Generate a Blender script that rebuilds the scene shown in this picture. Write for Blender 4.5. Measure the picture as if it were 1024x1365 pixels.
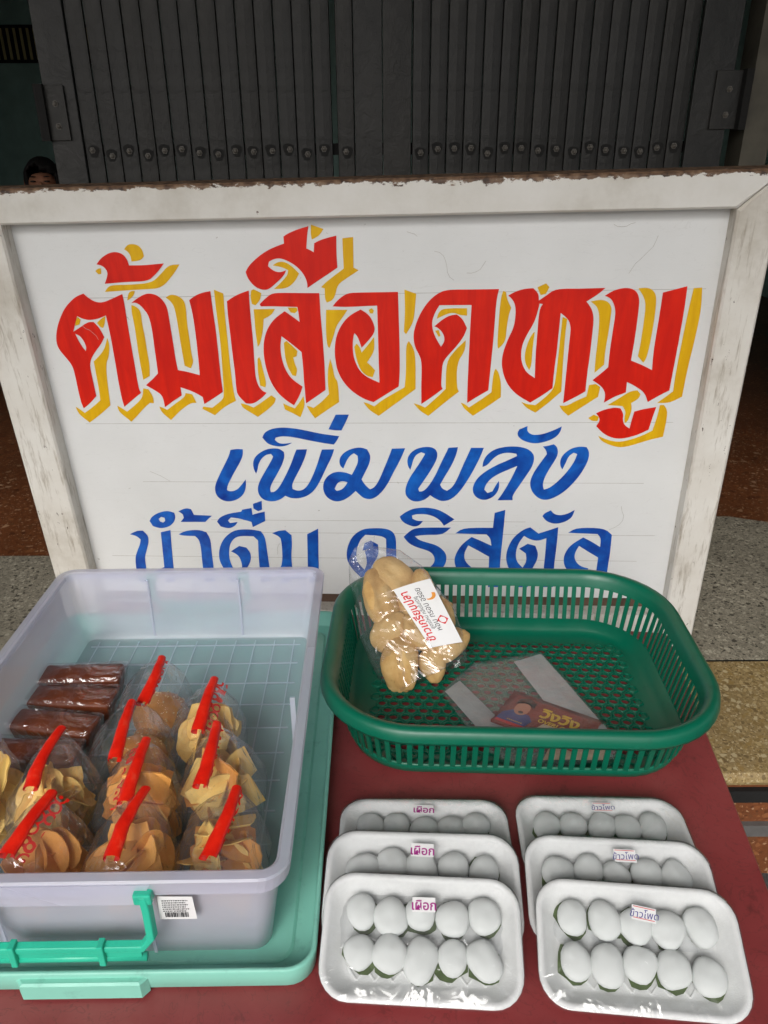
import bpy, bmesh, math, random
from mathutils import Vector, Matrix, noise

# ------------------------------------------------------------------ scene, camera, world, sun
for o in list(bpy.data.objects):
    bpy.data.objects.remove(o)
scene = bpy.context.scene
COL = scene.collection
random.seed(7)
R = math.radians

cam_data = bpy.data.cameras.new('camera')
cam = bpy.data.objects.new('camera', cam_data)
COL.objects.link(cam)
scene.camera = cam
pitch, roll = R(25.0), R(0.35)
fw = Vector((0, math.cos(pitch), -math.sin(pitch)))
rt = Vector((1, 0, 0)); up = rt.cross(fw)
rt2 = rt * math.cos(roll) - up * math.sin(roll)
up2 = up * math.cos(roll) + rt * math.sin(roll)
cam.matrix_world = Matrix(((rt2.x, up2.x, -fw.x, 0), (rt2.y, up2.y, -fw.y, 0), (rt2.z, up2.z, -fw.z, 1.37), (0, 0, 0, 1)))
cam_data.sensor_fit = 'VERTICAL'
cam_data.sensor_height = 36.0
cam_data.lens = 36.0 * 1005.0 / 1365.0
cam_data.clip_start = 0.02
cam_data.clip_end = 3000

SUN_EL, SUN_AZ = R(36), R(196)          # azimuth clockwise from +Y: behind the camera, a little left
world = bpy.data.worlds.new('World'); scene.world = world
world.use_nodes = True
wn = world.node_tree.nodes; wl = world.node_tree.links
bg = wn['Background']
sky = wn.new('ShaderNodeTexSky'); sky.sky_type = 'NISHITA'; sky.sun_disc = False
sky.sun_elevation = SUN_EL; sky.sun_rotation = SUN_AZ
sky.air_density = 1.0; sky.dust_density = 4.0; sky.ozone_density = 1.0
hs = wn.new('ShaderNodeHueSaturation'); hs.inputs['Saturation'].default_value = 0.30   # overcast: nearly grey
wl.new(sky.outputs[0], hs.inputs['Color']); wl.new(hs.outputs[0], bg.inputs['Color'])
bg.inputs['Strength'].default_value = 0.13

sd = bpy.data.lights.new('sun', 'SUN'); so = bpy.data.objects.new('sun', sd); COL.objects.link(so)
sd.energy = 1.0; sd.angle = R(25); sd.color = (1.0, 0.985, 0.96)
sun_dir = Vector((math.sin(SUN_AZ) * math.cos(SUN_EL), math.cos(SUN_AZ) * math.cos(SUN_EL), math.sin(SUN_EL)))
so.rotation_euler = sun_dir.to_track_quat('Z', 'Y').to_euler()
so.location = (0, -5, 8)

vs = scene.view_settings
vs.view_transform = 'Standard'; vs.look = 'None'; vs.gamma = 1.0; vs.use_curve_mapping = False
vs.exposure = 0.26
scene.cycles.transparent_max_bounces = 24
scene.cycles.max_bounces = 10

# ------------------------------------------------------------------ materials
def S(r, g, b):                                  # sRGB 0-255 -> linear
    f = lambda c: (c / 255 / 12.92) if c / 255 <= 0.04045 else ((c / 255 + 0.055) / 1.055) ** 2.4
    return (f(r), f(g), f(b), 1.0)

class NT:
    def __init__(self, name):
        self.m = bpy.data.materials.new(name); self.m.use_nodes = True
        self.n = self.m.node_tree.nodes; self.l = self.m.node_tree.links
        self.out = self.n['Material Output']; self.b = self.n['Principled BSDF']
        self._tc = None
    def node(self, t, **kw):
        x = self.n.new(t)
        for k, v in kw.items():
            if hasattr(x, k): setattr(x, k, v)
        return x
    def coord(self, scale=(1, 1, 1), kind='Object'):
        tc = self.node('ShaderNodeTexCoord'); mp = self.node('ShaderNodeMapping')
        mp.inputs['Scale'].default_value = scale
        self.l.new(tc.outputs[kind], mp.inputs['Vector'])
        return mp.outputs[0]
    def noise(self, scale, detail=4, vec=None, rough=0.55, dist=0.0):
        x = self.node('ShaderNodeTexNoise')
        x.inputs['Scale'].default_value = scale; x.inputs['Detail'].default_value = detail
        x.inputs['Roughness'].default_value = rough; x.inputs['Distortion'].default_value = dist
        if vec is not None: self.l.new(vec, x.inputs['Vector'])
        return x.outputs['Fac']
    def voronoi(self, scale, vec=None, out='Color', feature='F1', rnd=1.0):
        x = self.node('ShaderNodeTexVoronoi'); x.feature = feature
        x.inputs['Scale'].default_value = scale; x.inputs['Randomness'].default_value = rnd
        if vec is not None: self.l.new(vec, x.inputs['Vector'])
        return x.outputs[out]
    def ramp(self, fac, stops, interp='LINEAR'):
        x = self.node('ShaderNodeValToRGB'); x.color_ramp.interpolation = interp
        e = x.color_ramp.elements
        while len(e) < len(stops): e.new(0.5)
        for i, (p, c) in enumerate(stops):
            e[i].position = p; e[i].color = c if len(c) == 4 else (*c, 1)
        self.l.new(fac, x.inputs['Fac'])
        return x.outputs['Color']
    def mix(self, fac, a, b, blend='MIX'):
        x = self.node('ShaderNodeMix'); x.data_type = 'RGBA'; x.blend_type = blend
        for s, v in ((x.inputs[0], fac), (x.inputs[6], a), (x.inputs[7], b)):
            if isinstance(v, (int, float)): s.default_value = v
            elif isinstance(v, tuple): s.default_value = v if len(v) == 4 else (*v, 1)
            else: self.l.new(v, s)
        return x.outputs[2]
    def math(self, op, a, b=0.0):
        x = self.node('ShaderNodeMath'); x.operation = op
        for s, v in ((x.inputs[0], a), (x.inputs[1], b)):
            if isinstance(v, (int, float)): s.default_value = v
            else: self.l.new(v, s)
        return x.outputs[0]
    def bump(self, h, strength=0.3, dist=0.002):
        x = self.node('ShaderNodeBump'); x.inputs['Strength'].default_value = strength
        x.inputs['Distance'].default_value = dist
        self.l.new(h, x.inputs['Height'])
        return x.outputs[0]
    def set(self, color=None, rough=None, normal=None, **kw):
        b = self.b
        for key, v in (('Base Color', color), ('Roughness', rough), ('Normal', normal)):
            if v is None: continue
            if isinstance(v, (int, float)): b.inputs[key].default_value = v
            elif isinstance(v, tuple): b.inputs[key].default_value = v if len(v) == 4 else (*v, 1)
            else: self.l.new(v, b.inputs[key])
        for k, v in kw.items():
            b.inputs[k.replace('_', ' ')].default_value = v
        return self.m
    def rnd(self):
        return self.node('ShaderNodeObjectInfo').outputs['Random']

def plain(name, c, rough=0.5, nscale=30, var=0.12, bump=0.15, dist=0.001, **kw):
    t = NT(name); v = t.coord()
    n = t.noise(nscale, 5, v)
    lo = tuple(x * (1 - var) for x in c[:3]); hi = tuple(min(1, x * (1 + var)) for x in c[:3])
    col = t.ramp(n, [(0.3, lo), (0.7, hi)])
    return t.set(col, rough, t.bump(t.noise(nscale * 4, 3, v), bump, dist), **kw)

def terrazzo(name, base, chips, scale, dirt=0.35, rough=0.45, cover=0.25):
    t = NT(name); v0 = t.coord()
    wob = t.node('ShaderNodeTexNoise'); wob.inputs['Scale'].default_value = scale * 0.9; t.l.new(v0, wob.inputs['Vector'])
    va = t.node('ShaderNodeVectorMath'); va.operation = 'MULTIPLY_ADD'; t.l.new(wob.outputs['Color'], va.inputs[0])
    va.inputs[1].default_value = (0.5 / scale,) * 3; t.l.new(v0, va.inputs[2]); v = va.outputs[0]
    def layer(sc, thr, edge):
        cell = t.voronoi(sc, v, 'Color'); sep = t.node('ShaderNodeSeparateColor'); t.l.new(cell, sep.inputs[0])
        col = t.ramp(sep.outputs[0], [(i / len(chips), c) for i, c in enumerate(chips)], 'CONSTANT')
        e = t.voronoi(sc, v, 'Distance', 'DISTANCE_TO_EDGE')
        rim = t.math('ADD', t.math('MULTIPLY', sep.outputs[2], 0.20), edge)
        fac = t.math('MULTIPLY', t.math('GREATER_THAN', sep.outputs[1], thr), t.math('GREATER_THAN', e, rim))
        return fac, col
    fine = t.noise(scale * 3, 4, v0)
    col = t.mix(fine, tuple(c * 0.6 for c in base[:3]), tuple(min(1, c * 1.3) for c in base[:3]))
    f2, c2 = layer(scale * 2.6, cover, 0.05); col = t.mix(f2, col, c2)
    f1, c1 = layer(scale, cover + 0.15, 0.06); col = t.mix(f1, col, c1)
    dn = t.noise(3.5, 6, v0, 0.65)
    col = t.mix(t.ramp(dn, [(0.40, (dirt,) * 3), (0.62, (0, 0, 0))]), col, tuple(c * 0.35 for c in base[:3]))
    sp = t.noise(scale * 0.35, 5, v0, 0.75)
    col = t.mix(t.ramp(sp, [(0.66, (0, 0, 0)), (0.72, (0.7,) * 3)]), col, tuple(c * 0.3 for c in base[:3]))
    return t.set(col, rough, t.bump(t.noise(scale * 2, 4, v0), 0.2, 0.002))

M = {}
M['brown_terrazzo'] = terrazzo('brown_terrazzo', S(126, 74, 44), [S(98, 56, 34), S(150, 96, 60), S(116, 74, 46), S(186, 146, 112), S(140, 86, 52)], 60, 0.4, 0.4, 0.45)
M['grey_terrazzo'] = terrazzo('grey_terrazzo', S(160, 153, 136), [S(118, 113, 100), S(172, 165, 147), S(140, 133, 118), S(84, 79, 70), S(192, 185, 166)], 95, 0.35)
M['yellow_terrazzo'] = terrazzo('yellow_terrazzo', S(160, 138, 96), [S(140, 116, 72), S(182, 160, 114), S(154, 128, 78), S(120, 100, 66), S(196, 180, 142)], 92, 0.3)
M['asphalt'] = plain('asphalt', (0.06, 0.06, 0.06), 0.85, 40, 0.3, 0.5, 0.004)
M['concrete'] = plain('concrete', S(150, 148, 142), 0.8, 6, 0.15, 0.3, 0.003)
M['teal_wall'] = plain('teal_wall', S(140, 172, 166), 0.7, 9, 0.15, 0.2, 0.002)
M['cream_wall'] = plain('cream_wall', S(170, 160, 110), 0.7, 6, 0.1, 0.2, 0.002)

def m_shutter():
    t = NT('shutter_paint'); v = t.coord((1, 1, 0.35))
    big = t.noise(7, 6, v, 0.6)
    col = t.ramp(big, [(0.25, S(20, 19, 18)), (0.5, S(33, 32, 30)), (0.75, S(54, 52, 49))])
    spots = t.noise(42, 5, t.coord(), 0.7)
    col = t.mix(t.ramp(spots, [(0.66, (0, 0, 0)), (0.72, (0.75,) * 3)]), col, S(28, 26, 24))
    col = t.mix(t.math('MULTIPLY', t.rnd(), 0.3), col, S(42, 44, 46))
    h = t.noise(26, 6, t.coord(), 0.65, 0.5)
    return t.set(col, 0.42, t.bump(h, 0.5, 0.005), Specular_IOR_Level=0.3)
M['shutter'] = m_shutter()
M['bolt'] = plain('bolt_steel', S(96, 92, 86), 0.5, 120, 0.25, 0.3, 0.0008)
M['grime_shade'] = plain('bolt_grime_shade', S(16, 15, 14), 0.8, 80, 0.3, 0.2)

def m_panel():
    t = NT('sign_panel_paint'); v = t.coord()
    n = t.noise(2.2, 6, v, 0.6)
    col = t.ramp(n, [(0.3, S(216, 217, 216)), (0.6, S(226, 227, 227)), (0.8, S(231, 232, 232))])
    sp = t.noise(55, 3, v, 0.5)
    col = t.mix(t.ramp(sp, [(0.73, (0, 0, 0)), (0.76, (0.5,) * 3)]), col, S(120, 112, 100))
    scr = t.noise(8, 2, t.coord((1, 1, 6)), 0.5, 1.5)
    col = t.mix(t.ramp(scr, [(0.495, (0, 0, 0)), (0.5, (0.10,) * 3), (0.505, (0, 0, 0))]), col, S(130, 126, 120))
    return t.set(col, 0.38, t.bump(t.noise(18, 4, v), 0.06, 0.002))
M['panel'] = m_panel()

def m_frame():
    t = NT('weathered_white_frame'); v = t.coord((1, 1, 1)); g = t.coord((14, 14, 1.6))
    n = t.noise(5, 7, v, 0.65)
    col = t.ramp(n, [(0.25, S(176, 168, 154)), (0.5, S(214, 210, 202)), (0.75, S(226, 224, 218))])
    streak = t.noise(7, 6, g, 0.7)
    col = t.mix(t.ramp(streak, [(0.53, (0, 0, 0)), (0.70, (0.75,) * 3)]), col, S(142, 130, 112))
    chip = t.noise(70, 5, t.coord((1, 1, 0.45)), 0.7)
    col = t.mix(t.ramp(chip, [(0.665, (0, 0, 0)), (0.69, (1, 1, 1))]), col, S(80, 64, 52))
    return t.set(col, 0.5, t.bump(t.noise(40, 5, v, 0.6), 0.25, 0.002))
M['frame'] = m_frame()

def m_frame_top():
    # same paint, worn to bare wood along the top edge (local z near its upper end)
    t = NT('worn_top_rail_paint'); v = t.coord()
    n = t.noise(5, 7, v, 0.65)
    col = t.ramp(n, [(0.25, S(186, 180, 168)), (0.5, S(216, 213, 206)), (0.75, S(228, 226, 222))])
    sep = t.node('ShaderNodeSeparateXYZ'); t.l.new(v, sep.inputs[0])
    jag = t.noise(26, 6, t.coord((1, 1, 2)), 0.75)
    edge = t.math('ADD', t.math('MULTIPLY', sep.outputs[2], 34.0), t.math('MULTIPLY', jag, 1.6))
    col = t.mix(t.ramp(t.math('MULTIPLY', edge, 0.5), [(0.265, (0, 0, 0)), (0.29, (1, 1, 1))]), col,
                t.ramp(t.noise(60, 5, v), [(0.35, S(60, 44, 34)), (0.55, S(118, 92, 72)), (0.75, S(150, 128, 104))]))
    chip = t.noise(48, 5, v, 0.7)
    col = t.mix(t.ramp(chip, [(0.73, (0, 0, 0)), (0.75, (1, 1, 1))]), col, S(86, 60, 46))
    return t.set(col, 0.5, t.bump(jag, 0.25, 0.003))
M['frame_top'] = m_frame_top()
M['raw_wood'] = plain('raw_dark_wood', S(92, 70, 56), 0.8, 14, 0.35, 0.4)

def enamel(name, c, dark, sc=(30, 30, 4), rough=0.32):
    t = NT(name); v = t.coord(sc)
    n = t.noise(2.0, 6, v, 0.6, 0.4); b = t.noise(9, 4, t.coord(), 0.5)
    col = t.mix(t.ramp(n, [(0.35, (0.0,) * 3), (0.75, (1, 1, 1))]), c, dark)
    col = t.mix(t.ramp(b, [(0.45, (0.0,) * 3), (0.72, (0.7,) * 3)]), col, dark)
    return t.set(col, rough, t.bump(n, 0.12, 0.001))
M['red_paint'] = enamel('red_enamel', S(226, 34, 8), S(200, 20, 8))
M['yellow_paint'] = enamel('yellow_enamel', S(232, 184, 6), S(214, 160, 4))
M['blue_paint'] = enamel('blue_enamel', S(22, 104, 200), S(8, 44, 138), (12, 12, 12))
M['pencil'] = plain('pencil_line', S(176, 174, 168), 0.8, 60, 0.2, 0)

def m_table():
    t = NT('maroon_tabletop'); v = t.coord()
    n = t.noise(6, 6, v, 0.6)
    col = t.ramp(n, [(0.3, S(124, 50, 52)), (0.5, S(142, 60, 61)), (0.72, S(152, 74, 73))])
    st = t.noise(22, 6, v, 0.72)
    col = t.mix(t.ramp(st, [(0.60, (0, 0, 0)), (0.70, (0.5,) * 3)]), col, S(66, 32, 32))
    du = t.noise(3.0, 7, v, 0.7)
    col = t.mix(t.ramp(du, [(0.5, (0, 0, 0)), (0.72, (0.12,) * 3)]), col, S(170, 120, 116))
    sc = t.noise(16, 3, v, 0.6, 3.0)
    col = t.mix(t.ramp(sc, [(0.485, (0, 0, 0)), (0.5, (0.4,) * 3), (0.515, (0, 0, 0))]), col, S(84, 46, 44))
    r = t.ramp(n, [(0.3, (0.34,) * 3), (0.7, (0.55,) * 3)])
    return t.set(col, r, t.bump(t.noise(90, 4, v), 0.10, 0.001))
M['table'] = m_table()
M['table_leg'] = plain('table_leg_steel', S(96, 94, 92), 0.4, 40)

def plastic(name, c, rough=0.35, var=0.05, sss=0.0):
    t = NT(name); v = t.coord()
    n = t.noise(14, 5, v)
    lo = tuple(x * (1 - var) for x in c[:3]); hi = tuple(min(1, x * (1 + var)) for x in c[:3])
    col = t.ramp(n, [(0.3, lo), (0.7, hi)])
    d = t.noise(60, 4, v, 0.7)
    col = t.mix(t.ramp(d, [(0.57, (0, 0, 0)), (0.76, (0.38,) * 3)]), col, tuple(x * 0.5 for x in c[:3]))
    rr = t.ramp(t.noise(30, 4, v), [(0.3, (rough * 0.8,) * 3), (0.7, (rough * 1.25,) * 3)])
    return t.set(col, rr, t.bump(t.noise(120, 3, v), 0.05, 0.0006))
M['basket'] = plastic('green_basket_plastic', S(0, 98, 74), 0.36)
M['mint'] = plastic('mint_lid_plastic', S(132, 200, 182), 0.42)
M['handle'] = plastic('turquoise_handle_plastic', S(44, 184, 152), 0.35)
M['foam'] = plain('white_foam', S(226, 227, 226), 0.5, 160, 0.03, 0.35, 0.0010)

def mixshader(t, fac, a, b):
    x = t.node('ShaderNodeMixShader')
    if isinstance(fac, (int, float)): x.inputs[0].default_value = fac
    else: t.l.new(fac, x.inputs[0])
    t.l.new(a, x.inputs[1]); t.l.new(b, x.inputs[2])
    return x.outputs[0]

def film(name, haze=0.05, gloss=0.10, bump=0.5, scale=40, rough=0.09, tint=(0.97, 0.975, 0.98, 1), dist=0.004):
    t = NT(name); v = t.coord()
    h = t.noise(scale, 3, v, 0.5, 0.8)
    nrm = t.bump(h, bump, dist)
    tr = t.node('ShaderNodeBsdfTransparent'); tr.inputs[0].default_value = tint
    gl = t.node('ShaderNodeBsdfGlossy'); gl.inputs['Roughness'].default_value = rough
    t.l.new(nrm, gl.inputs['Normal'])
    df = t.node('ShaderNodeBsdfDiffuse'); df.inputs[0].default_value = (0.75, 0.76, 0.78, 1)
    lw = t.node('ShaderNodeLayerWeight'); lw.inputs[0].default_value = 0.5
    t.l.new(nrm, lw.inputs['Normal'])
    fac = t.math('ADD', t.math('MULTIPLY', t.math('POWER', lw.outputs['Facing'], 3.5), 0.75), gloss)
    s = mixshader(t, haze, tr.outputs[0], df.outputs[0])
    s = mixshader(t, t.math('MINIMUM', fac, 0.8), s, gl.outputs[0])
    t.n.remove(t.b); t.l.new(s, t.out.inputs['Surface'])
    return t.m
M['cling'] = film('cling_film', 0.035, 0.07, 0.8, 22, 0.06, dist=0.008)
M['bag'] = film('clear_bag_film', 0.04, 0.08, 0.9, 15, 0.06, dist=0.018)
M['wrap'] = film('cake_wrap_film', 0.01, 0.075, 1.0, 26, 0.05, dist=0.012)
M['hazebag'] = film('cloudy_bag_film', 0.06, 0.06, 0.7, 26, 0.2, dist=0.006)

def m_frost(name, see):
    t = NT(name); v = t.coord()
    n = t.noise(9, 4, v)
    col = t.ramp(n, [(0.3, S(230, 232, 248)), (0.7, S(238, 240, 252))])
    rf = t.node('ShaderNodeBsdfRefraction'); rf.inputs['Color'].default_value = (0.98, 0.985, 1, 1)
    rf.inputs['Roughness'].default_value = 0.30; rf.inputs['IOR'].default_value = 1.22
    tl = t.node('ShaderNodeBsdfTranslucent'); t.l.new(col, tl.inputs[0])
    df = t.node('ShaderNodeBsdfDiffuse'); t.l.new(col, df.inputs[0])
    tp = t.node('ShaderNodeBsdfTransparent'); tp.inputs[0].default_value = (0.98, 0.985, 1, 1)
    gl = t.node('ShaderNodeBsdfGlossy'); gl.inputs['Roughness'].default_value = 0.3
    body = mixshader(t, 0.62, tl.outputs[0], df.outputs[0])
    thru = mixshader(t, 0.78, rf.outputs[0], tp.outputs[0])
    s = mixshader(t, see, body, thru)
    lw = t.node('ShaderNodeLayerWeight'); lw.inputs[0].default_value = 0.5
    s = mixshader(t, t.math('ADD', t.math('MULTIPLY', t.math('POWER', lw.outputs['Facing'], 4.0), 0.5), 0.03), s, gl.outputs[0])
    t.n.remove(t.b); t.l.new(s, t.out.inputs['Surface'])
    return t.m
M['frost'] = m_frost('frosted_box_plastic', 0.55)
M['frost_clear'] = m_frost('frosted_box_floor', 0.80)
M['frost_rim'] = plain('frosted_rim', S(206, 208, 222), 0.4, 20, 0.05, 0.05)
M['ridge'] = plain('floor_ridge', S(168, 182, 182), 0.5, 40, 0.05, 0.05)

def food(name, a, b, c, nscale=22, rough=0.6, bump=0.5):
    t = NT(name); v = t.coord()
    n = t.noise(nscale, 6, v, 0.6)
    col = t.ramp(n, [(0.25, a), (0.5, b), (0.78, c)])
    f = t.noise(nscale * 7, 4, v, 0.7)
    col = t.mix(t.ramp(f, [(0.62, (0, 0, 0)), (0.72, (0.5,) * 3)]), col, tuple(x * 0.5 for x in a[:3]))
    col = t.mix(t.math('MULTIPLY', t.rnd(), 0.45), col, c)
    return t.set(col, rough, t.bump(f, bump, 0.0012))
M['chip'] = food('cassava_chip', S(196, 112, 40), S(228, 152, 68), S(242, 188, 104))
M['chip_y'] = food('yellow_chip', S(214, 148, 60), S(238, 196, 104), S(246, 218, 142))
M['bun'] = food('glazed_bun', S(170, 92, 34), S(200, 130, 62), S(214, 158, 92), 14, 0.4, 0.25)
M['seed'] = plain('sesame', S(230, 206, 160), 0.6, 60)
M['cracker'] = food('puffed_cracker', S(168, 122, 64), S(200, 160, 98), S(218, 188, 134), 34, 0.75, 0.9)
M['cake'] = food('brown_cake', S(70, 28, 10), S(106, 44, 14), S(140, 68, 22), 22, 0.45, 0.8)
M['dark_slit'] = plain('cracker_slit', S(84, 56, 34), 0.9)
M['dumpling'] = plain('rice_dough', S(216, 219, 217), 0.7, 40, 0.02, 0.06, 0.0008, Specular_IOR_Level=0.15)
M['leaf'] = plain('banana_leaf', S(74, 92, 46), 0.6, 60, 0.3, 0.2)
M['paper'] = plain('white_paper', S(228, 228, 228), 0.7, 40, 0.03, 0.1)
M['tissue'] = plain('white_paper_sleeve', S(168, 170, 170), 0.75, 30, 0.10, 0.4, 0.003)
M['ink_purple'] = plain('purple_ink', S(160, 36, 130), 0.6, 60, 0.1, 0)
M['ink_red'] = plain('red_ink', S(206, 40, 44), 0.6, 60, 0.1, 0)
M['ink_blue'] = plain('blue_ink', S(62, 58, 140), 0.6, 60, 0.1, 0)
M['ink_black'] = plain('black_ink', S(52, 52, 56), 0.6, 60, 0.1, 0)
M['ink_orange'] = plain('orange_ink', S(226, 150, 60), 0.6, 60, 0.1, 0)
M['ink_yellow'] = plain('yellow_ink', S(222, 186, 50), 0.5, 60, 0.1, 0)

def m_redprint():
    t = NT('red_printed_film'); v = t.coord()
    n = t.noise(45, 5, v, 0.65)
    col = t.ramp(n, [(0.3, S(206, 20, 8)), (0.6, S(232, 36, 16)), (0.75, S(238, 84, 60))])
    return t.set(col, 0.35, t.bump(t.noise(70, 4, v), 0.4, 0.002))
M['redprint'] = m_redprint()
def m_lace():
    t = NT('red_lace_print'); v = t.coord()
    d = t.voronoi(75, v, 'Distance', 'F1', 0.15)
    ring = t.ramp(d, [(0.10, (1, 1, 1)), (0.16, (0, 0, 0)), (0.36, (0, 0, 0)), (0.40, (1, 1, 1)), (0.52, (1, 1, 1)), (0.56, (0, 0, 0))], 'CONSTANT')
    tr = t.node('ShaderNodeBsdfTransparent')
    t.set(S(226, 34, 18), 0.4)
    s = mixshader(t, ring, tr.outputs[0], t.b.outputs[0])
    t.l.new(s, t.out.inputs['Surface'])
    return t.m
M['lace'] = m_lace()
M['packet'] = plain('maroon_packet', S(126, 44, 28), 0.3, 30, 0.2, 0.3, 0.003)
M['p_blue'] = plain('print_blue', S(44, 66, 130), 0.35, 30, 0.2, 0.1)
M['p_skin'] = plain('print_skin', S(190, 134, 108), 0.35, 40, 0.15, 0.1)
M['p_dark'] = plain('print_dark', S(40, 26, 22), 0.35, 30, 0.2, 0.1)
M['p_cream'] = plain('print_cream', S(196, 178, 150), 0.35, 60, 0.2, 0.1)
M['p_brown'] = plain('print_brown', S(140, 78, 44), 0.35, 60, 0.3, 0.1)
M['pier'] = plain('pier_paint', S(78, 74, 64), 0.7, 12, 0.3, 0.4, 0.003)
M['skin'] = plain('skin', S(190, 132, 104), 0.5, 30, 0.06, 0.05)
M['hair'] = plain('black_hair', S(24, 20, 20), 0.65, 120, 0.4, 0.9, 0.004)
M['shirt'] = plain('grey_shirt', S(90, 92, 98), 0.8, 60)
M['trousers'] = plain('dark_trousers', S(46, 48, 58), 0.8, 60)
M['eye'] = plain('dark_eye', S(34, 24, 20), 0.3, 30)
M['lip'] = plain('lip', S(160, 86, 78), 0.5, 30)
M['stool'] = plastic('red_stool_plastic', S(150, 40, 36), 0.4)
M['bluebag'] = plastic('blue_plastic_sack', S(24, 60, 140), 0.35)

# ------------------------------------------------------------------ mesh helpers
def link(o): COL.objects.link(o); return o
def meshobj(name, verts, faces, mat, parent=None, smooth=False, kind=None):
    me = bpy.data.meshes.new(name); me.from_pydata([tuple(v) for v in verts], [], faces); me.update()
    return objof(name, me, mat, parent, smooth, kind)
def objof(name, me, mat, parent=None, smooth=False, kind=None):
    if mat is not None:
        me.materials.clear(); me.materials.append(M[mat] if isinstance(mat, str) else mat)
    if smooth:
        for p in me.polygons: p.use_smooth = True
    o = link(bpy.data.objects.new(name, me))
    if parent is not None: o.parent = parent
    if kind: o['kind'] = kind
    return o
def tag(o, label, cat, group=None):
    o['label'] = label; o['category'] = cat
    if group: o['group'] = group
    return o
def thing(name, label, cat, loc=(0, 0, 0), rot=(0, 0, 0), group=None, mat=None):
    o = link(bpy.data.objects.new(name, None)); o.empty_display_size = 0.02
    if mat is not None: o.matrix_world = mat
    else:
        o.location = loc; o.rotation_euler = rot
    return tag(o, label, cat, group)
class MB:
    def __init__(s): s.v = []; s.f = []
    def add(s, vs, fs):
        k = len(s.v); s.v += [tuple(v) for v in vs]; s.f += [tuple(i + k for i in f) for f in fs]; return s
    def box(s, c, d, rz=0.0):
        x, y, z = (q / 2 for q in d); P = []
        for i in (-1, 1):
            for j in (-1, 1):
                for k in (-1, 1):
                    px, py = i * x, j * y
                    P.append((c[0] + px * math.cos(rz) - py * math.sin(rz), c[1] + px * math.sin(rz) + py * math.cos(rz), c[2] + k * z))
        return s.add(P, [(0, 1, 3, 2), (4, 6, 7, 5), (0, 4, 5, 1), (2, 3, 7, 6), (0, 2, 6, 4), (1, 5, 7, 3)])
    def loft(s, loops, cap0=False, cap1=False, closed=True):
        n = len(loops[0]); V = [p for l in loops for p in l]; F = []
        for i in range(len(loops) - 1):
            for j in range(n if closed else n - 1):
                a = i * n + j; b = i * n + (j + 1) % n
                F.append((a, b, b + n, a + n))
        if cap0: F.append(tuple(range(n - 1, -1, -1)))
        if cap1: F.append(tuple(range((len(loops) - 1) * n, len(loops) * n)))
        return s.add(V, F)
    def tube(s, path, r, n=8, caps=True):
        path = [Vector(p) for p in path]; rs = r if isinstance(r, (list, tuple)) else [r] * len(path)
        loops = []
        for i, p in enumerate(path):
            d = (path[min(i + 1, len(path) - 1)] - path[max(i - 1, 0)]).normalized()
            a = d.orthogonal().normalized() if i == 0 else (a0 - d * a0.dot(d)).normalized()
            a0 = a; b = d.cross(a)
            loops.append([p + (a * math.cos(t) + b * math.sin(t)) * rs[i] for t in [2 * math.pi * k / n for k in range(n)]])
        return s.loft(loops, caps, caps)
    def build(s, name, mat, parent=None, smooth=False, kind=None, bevel=0.0):
        o = meshobj(name, s.v, s.f, mat, parent, smooth, kind)
        if bevel:
            b = o.modifiers.new('bevel', 'BEVEL'); b.width = bevel; b.segments = 2; b.limit_method = 'ANGLE'
        return o
def rr(w, d, r, z=0.0, n=6, cx=0.0, cy=0.0):
    r = max(1e-4, min(r, w / 2 - 1e-4, d / 2 - 1e-4)); P = []
    for q, (sx, sy) in enumerate(((1, 1), (-1, 1), (-1, -1), (1, -1))):
        for k in range(n + 1):
            a = math.pi / 2 * (q + k / n)
            P.append(Vector((cx + sx * (w / 2 - r) + r * math.cos(a), cy + sy * (d / 2 - r) + r * math.sin(a), z)))
    return P
def sphere(nu=12, nv=8):
    V = [(0, 0, 1)]; F = []
    for i in range(1, nv):
        for j in range(nu):
            a, b = math.pi * i / nv, 2 * math.pi * j / nu
            V.append((math.sin(a) * math.cos(b), math.sin(a) * math.sin(b), math.cos(a)))
    V.append((0, 0, -1)); L = len(V) - 1
    for j in range(nu): F.append((0, 1 + j, 1 + (j + 1) % nu))
    for i in range(nv - 2):
        for j in range(nu):
            a = 1 + i * nu + j; b = 1 + i * nu + (j + 1) % nu
            F.append((a, a + nu, b + nu, b))
    for j in range(nu): F.append((L, 1 + (nv - 2) * nu + (j + 1) % nu, 1 + (nv - 2) * nu + j))
    return [Vector(v) for v in V], F
def polymesh(name, loops, to3d):
    """filled flat outline with holes -> mesh"""
    cu = bpy.data.curves.new(name, 'CURVE'); cu.dimensions = '2D'; cu.fill_mode = 'BOTH'
    for l in loops:
        sp = cu.splines.new('POLY'); sp.points.add(len(l) - 1)
        for i, (x, y) in enumerate(l): sp.points[i].co = (x, y, 0, 1)
        sp.use_cyclic_u = True
    ob = bpy.data.objects.new(name, cu)
    me = bpy.data.meshes.new_from_object(ob); me.name = name
    bpy.data.objects.remove(ob); bpy.data.curves.remove(cu)
    for v in me.vertices: v.co = to3d(v.co.x, v.co.y)
    return me
def textmesh(body, size, shear=0.0, bold=0.0):
    cu = bpy.data.curves.new('text', 'FONT'); cu.body = body; cu.size = size; cu.align_x = 'CENTER'; cu.align_y = 'CENTER'
    cu.shear = shear; cu.offset = bold; cu.resolution_u = 3
    ob = bpy.data.objects.new('text', cu)
    me = bpy.data.meshes.new_from_object(ob); bpy.data.objects.remove(ob); bpy.data.curves.remove(cu)
    return me
def text(name, body, size, mat, parent, m, **kw):
    me = textmesh(body, size, **kw); me.transform(m)
    return objof(name, me, mat, parent)
T = Matrix.Translation
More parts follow.
